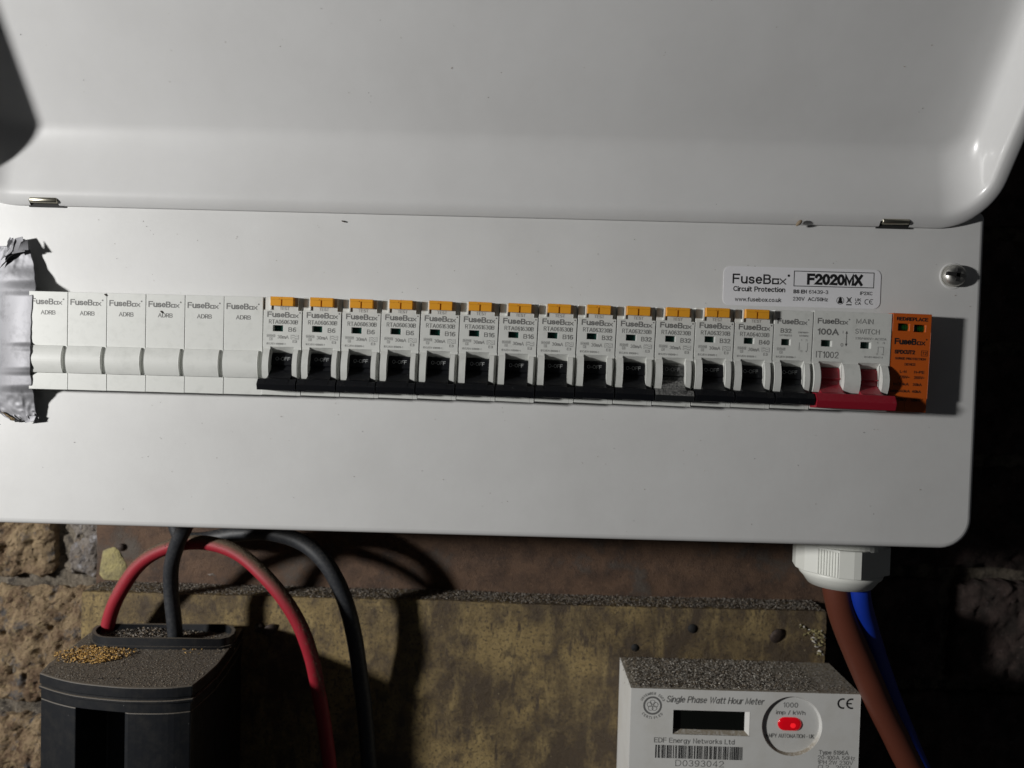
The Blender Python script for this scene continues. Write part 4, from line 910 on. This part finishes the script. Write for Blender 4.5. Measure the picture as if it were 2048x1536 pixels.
def in_poly(x, y, P_):
    c_ = False; j = len(P_) - 1
    for i_ in range(len(P_)):
        if (P_[i_][1] > y) != (P_[j][1] > y) and x < (P_[j][0] - P_[i_][0]) * (y - P_[i_][1]) / (P_[j][1] - P_[i_][1]) + P_[i_][0]: c_ = not c_
        j = i_
    return c_
bx0, bx1, by0, by1 = min(p[0] for p in out), max(p[0] for p in out), min(p[1] for p in out), max(p[1] for p in out)
inn = inset(out, 1.5)
def on_cut(r):
    while True:
        x, y = r.uniform(bx0, bx1), r.uniform(by0, by1)
        if in_poly(x, y, inn) and not in_poly(x, y, co_): return (x, y, ZC + .1), 1.0
tag(chips('service_head_dust', 6500, on_cut, (.1, .3), ['chip_tan', 'chip_dark', 'chip_grey', 'chip_tan'], seed=3), 'fine brown dust over the top of the black service head', 'dust', kind='stuff')
def gold(r):
    while True:
        px, py = r.gauss(188, 34), r.gauss(1311, 9)
        lim = 20 - abs(px - 190) * .11
        if 110 < px < 272 and abs(py - (1317 - (px - 110) * .09)) < lim:
            p = atz(px, py, ZC); return (p.x, p.y, ZC + .3 + .9 * r.random()), 1.0
tag(chips('sawdust_heap', 2000, gold, (.26, .72), ['chip_gold', 'chip_gold', 'chip_gold', 'chip_tan'], seed=6), 'heap of golden sawdust on the left of the service head top', 'sawdust', kind='stuff')
def gold2(r):
    px = r.uniform(365, 470); p = atz(px, r.gauss(1297 - (px - 365) * .09, 4), ZC); return (p.x, p.y, ZC + .3), 1.0
tag(chips('sawdust_trail', 260, gold2, (.25, .6), ['chip_gold', 'chip_tan', 'chip_tan'], seed=8), 'thin trail of sawdust in front of the grommet tray', 'sawdust', kind='stuff')
def on_tray(r):
    while True:
        x, y = r.uniform(co_[0][0], max(p[0] for p in co_)), r.uniform(min(p[1] for p in co_), max(p[1] for p in co_))
        p = (x, y)
        if in_poly(x, y, ci) and r.random() < math.exp(-((x - cmx + 8) / 32) ** 2): return (x, y, ZC + 1.6 + 3.2 * r.random() * math.exp(-((x - cmx + 8) / 22) ** 2)), 1.0
tag(chips('tray_debris', 2400, on_tray, (.28, .8), ['chip_dark', 'chip_grey', 'chip_tan', 'chip_dark'], seed=9), 'dark grit filling the grommet tray round the cables', 'grit', kind='stuff')
def on_ledge(r):
    x = r.uniform(bxl + 1, bxr - 1); return (x, YB + .6 + (YP - YB - 1.2) * r.random() ** .8, zl + .3 + 1.3 * noise.noise(Vector((x * 0.012, 8.1, 0))) + .8 * r.random()), 1.0
tag(chips('ledge_debris', 15000, on_ledge, (.18, .55), ['chip_grey', 'chip_tan', 'chip_dark', 'chip_grey', 'chip_dark'], seed=10), 'grit lying along the top edge of the backing board', 'grit', kind='stuff')
def on_cover(r):
    while True:
        x, z = r.uniform(XL + 5, XR - 5), r.uniform(ZB + 4, ZS - 4)
        if not (az0 - 1 < z < az1 + 1): return (x, -.1, z), 1.0
tag(chips('cover_specks', 130, on_cover, (.12, .3), ['chip_dark', 'chip_tan', 'chip_pale'], seed=12), 'tiny specks of dirt on the white cover', 'dirt', kind='stuff')
def on_lid(r):
    return lidpt(r.uniform(XL + 25, XR - 25), r.uniform(42, 140), 21.95), 1.0
tag(chips('lid_specks', 70, on_lid, (.14, .34), ['chip_dark', 'chip_tan', 'chip_grey'], seed=13), 'tiny specks of dirt stuck inside the open lid', 'dirt', kind='stuff')
p = at(1597, 447, -4)
tag(MB().lathe([(.01, -1.6), (.5, -1.2), (.9, -.2), (1.0, .8), (.6, 1.8), (.01, 2.2)], 'z', 10).build('seed_husk', 'chip_tan', loc=p, rot=(R(30), R(40), 0)), 'small brown husk caught on the lid edge left of the right hinge', 'husk')
p = at(687, 443, -.5)
tag(MB().box(-.9, .9, -.3, .3, -.25, .3).build('dirt_crumb', 'chip_dark', loc=p, rot=(0, .3, 0), bevel=(.15, 2)), 'tiny dark crumb on the cover below the lid edge', 'crumb')
for px_, py_, lb in ((211, 590, 'dark crumb on the top right corner of the second blank module'), (323, 624, 'dark crumb above the small lettering on the fourth blank module')):
    p = at(px_, py_, YF - .2); tag(MB().box(-.6, .6, -.25, .25, -.25, .35).build('dirt_crumb', 'chip_dark', loc=p, rot=(0, .7, 0), bevel=(.12, 2)), lb, 'crumb')
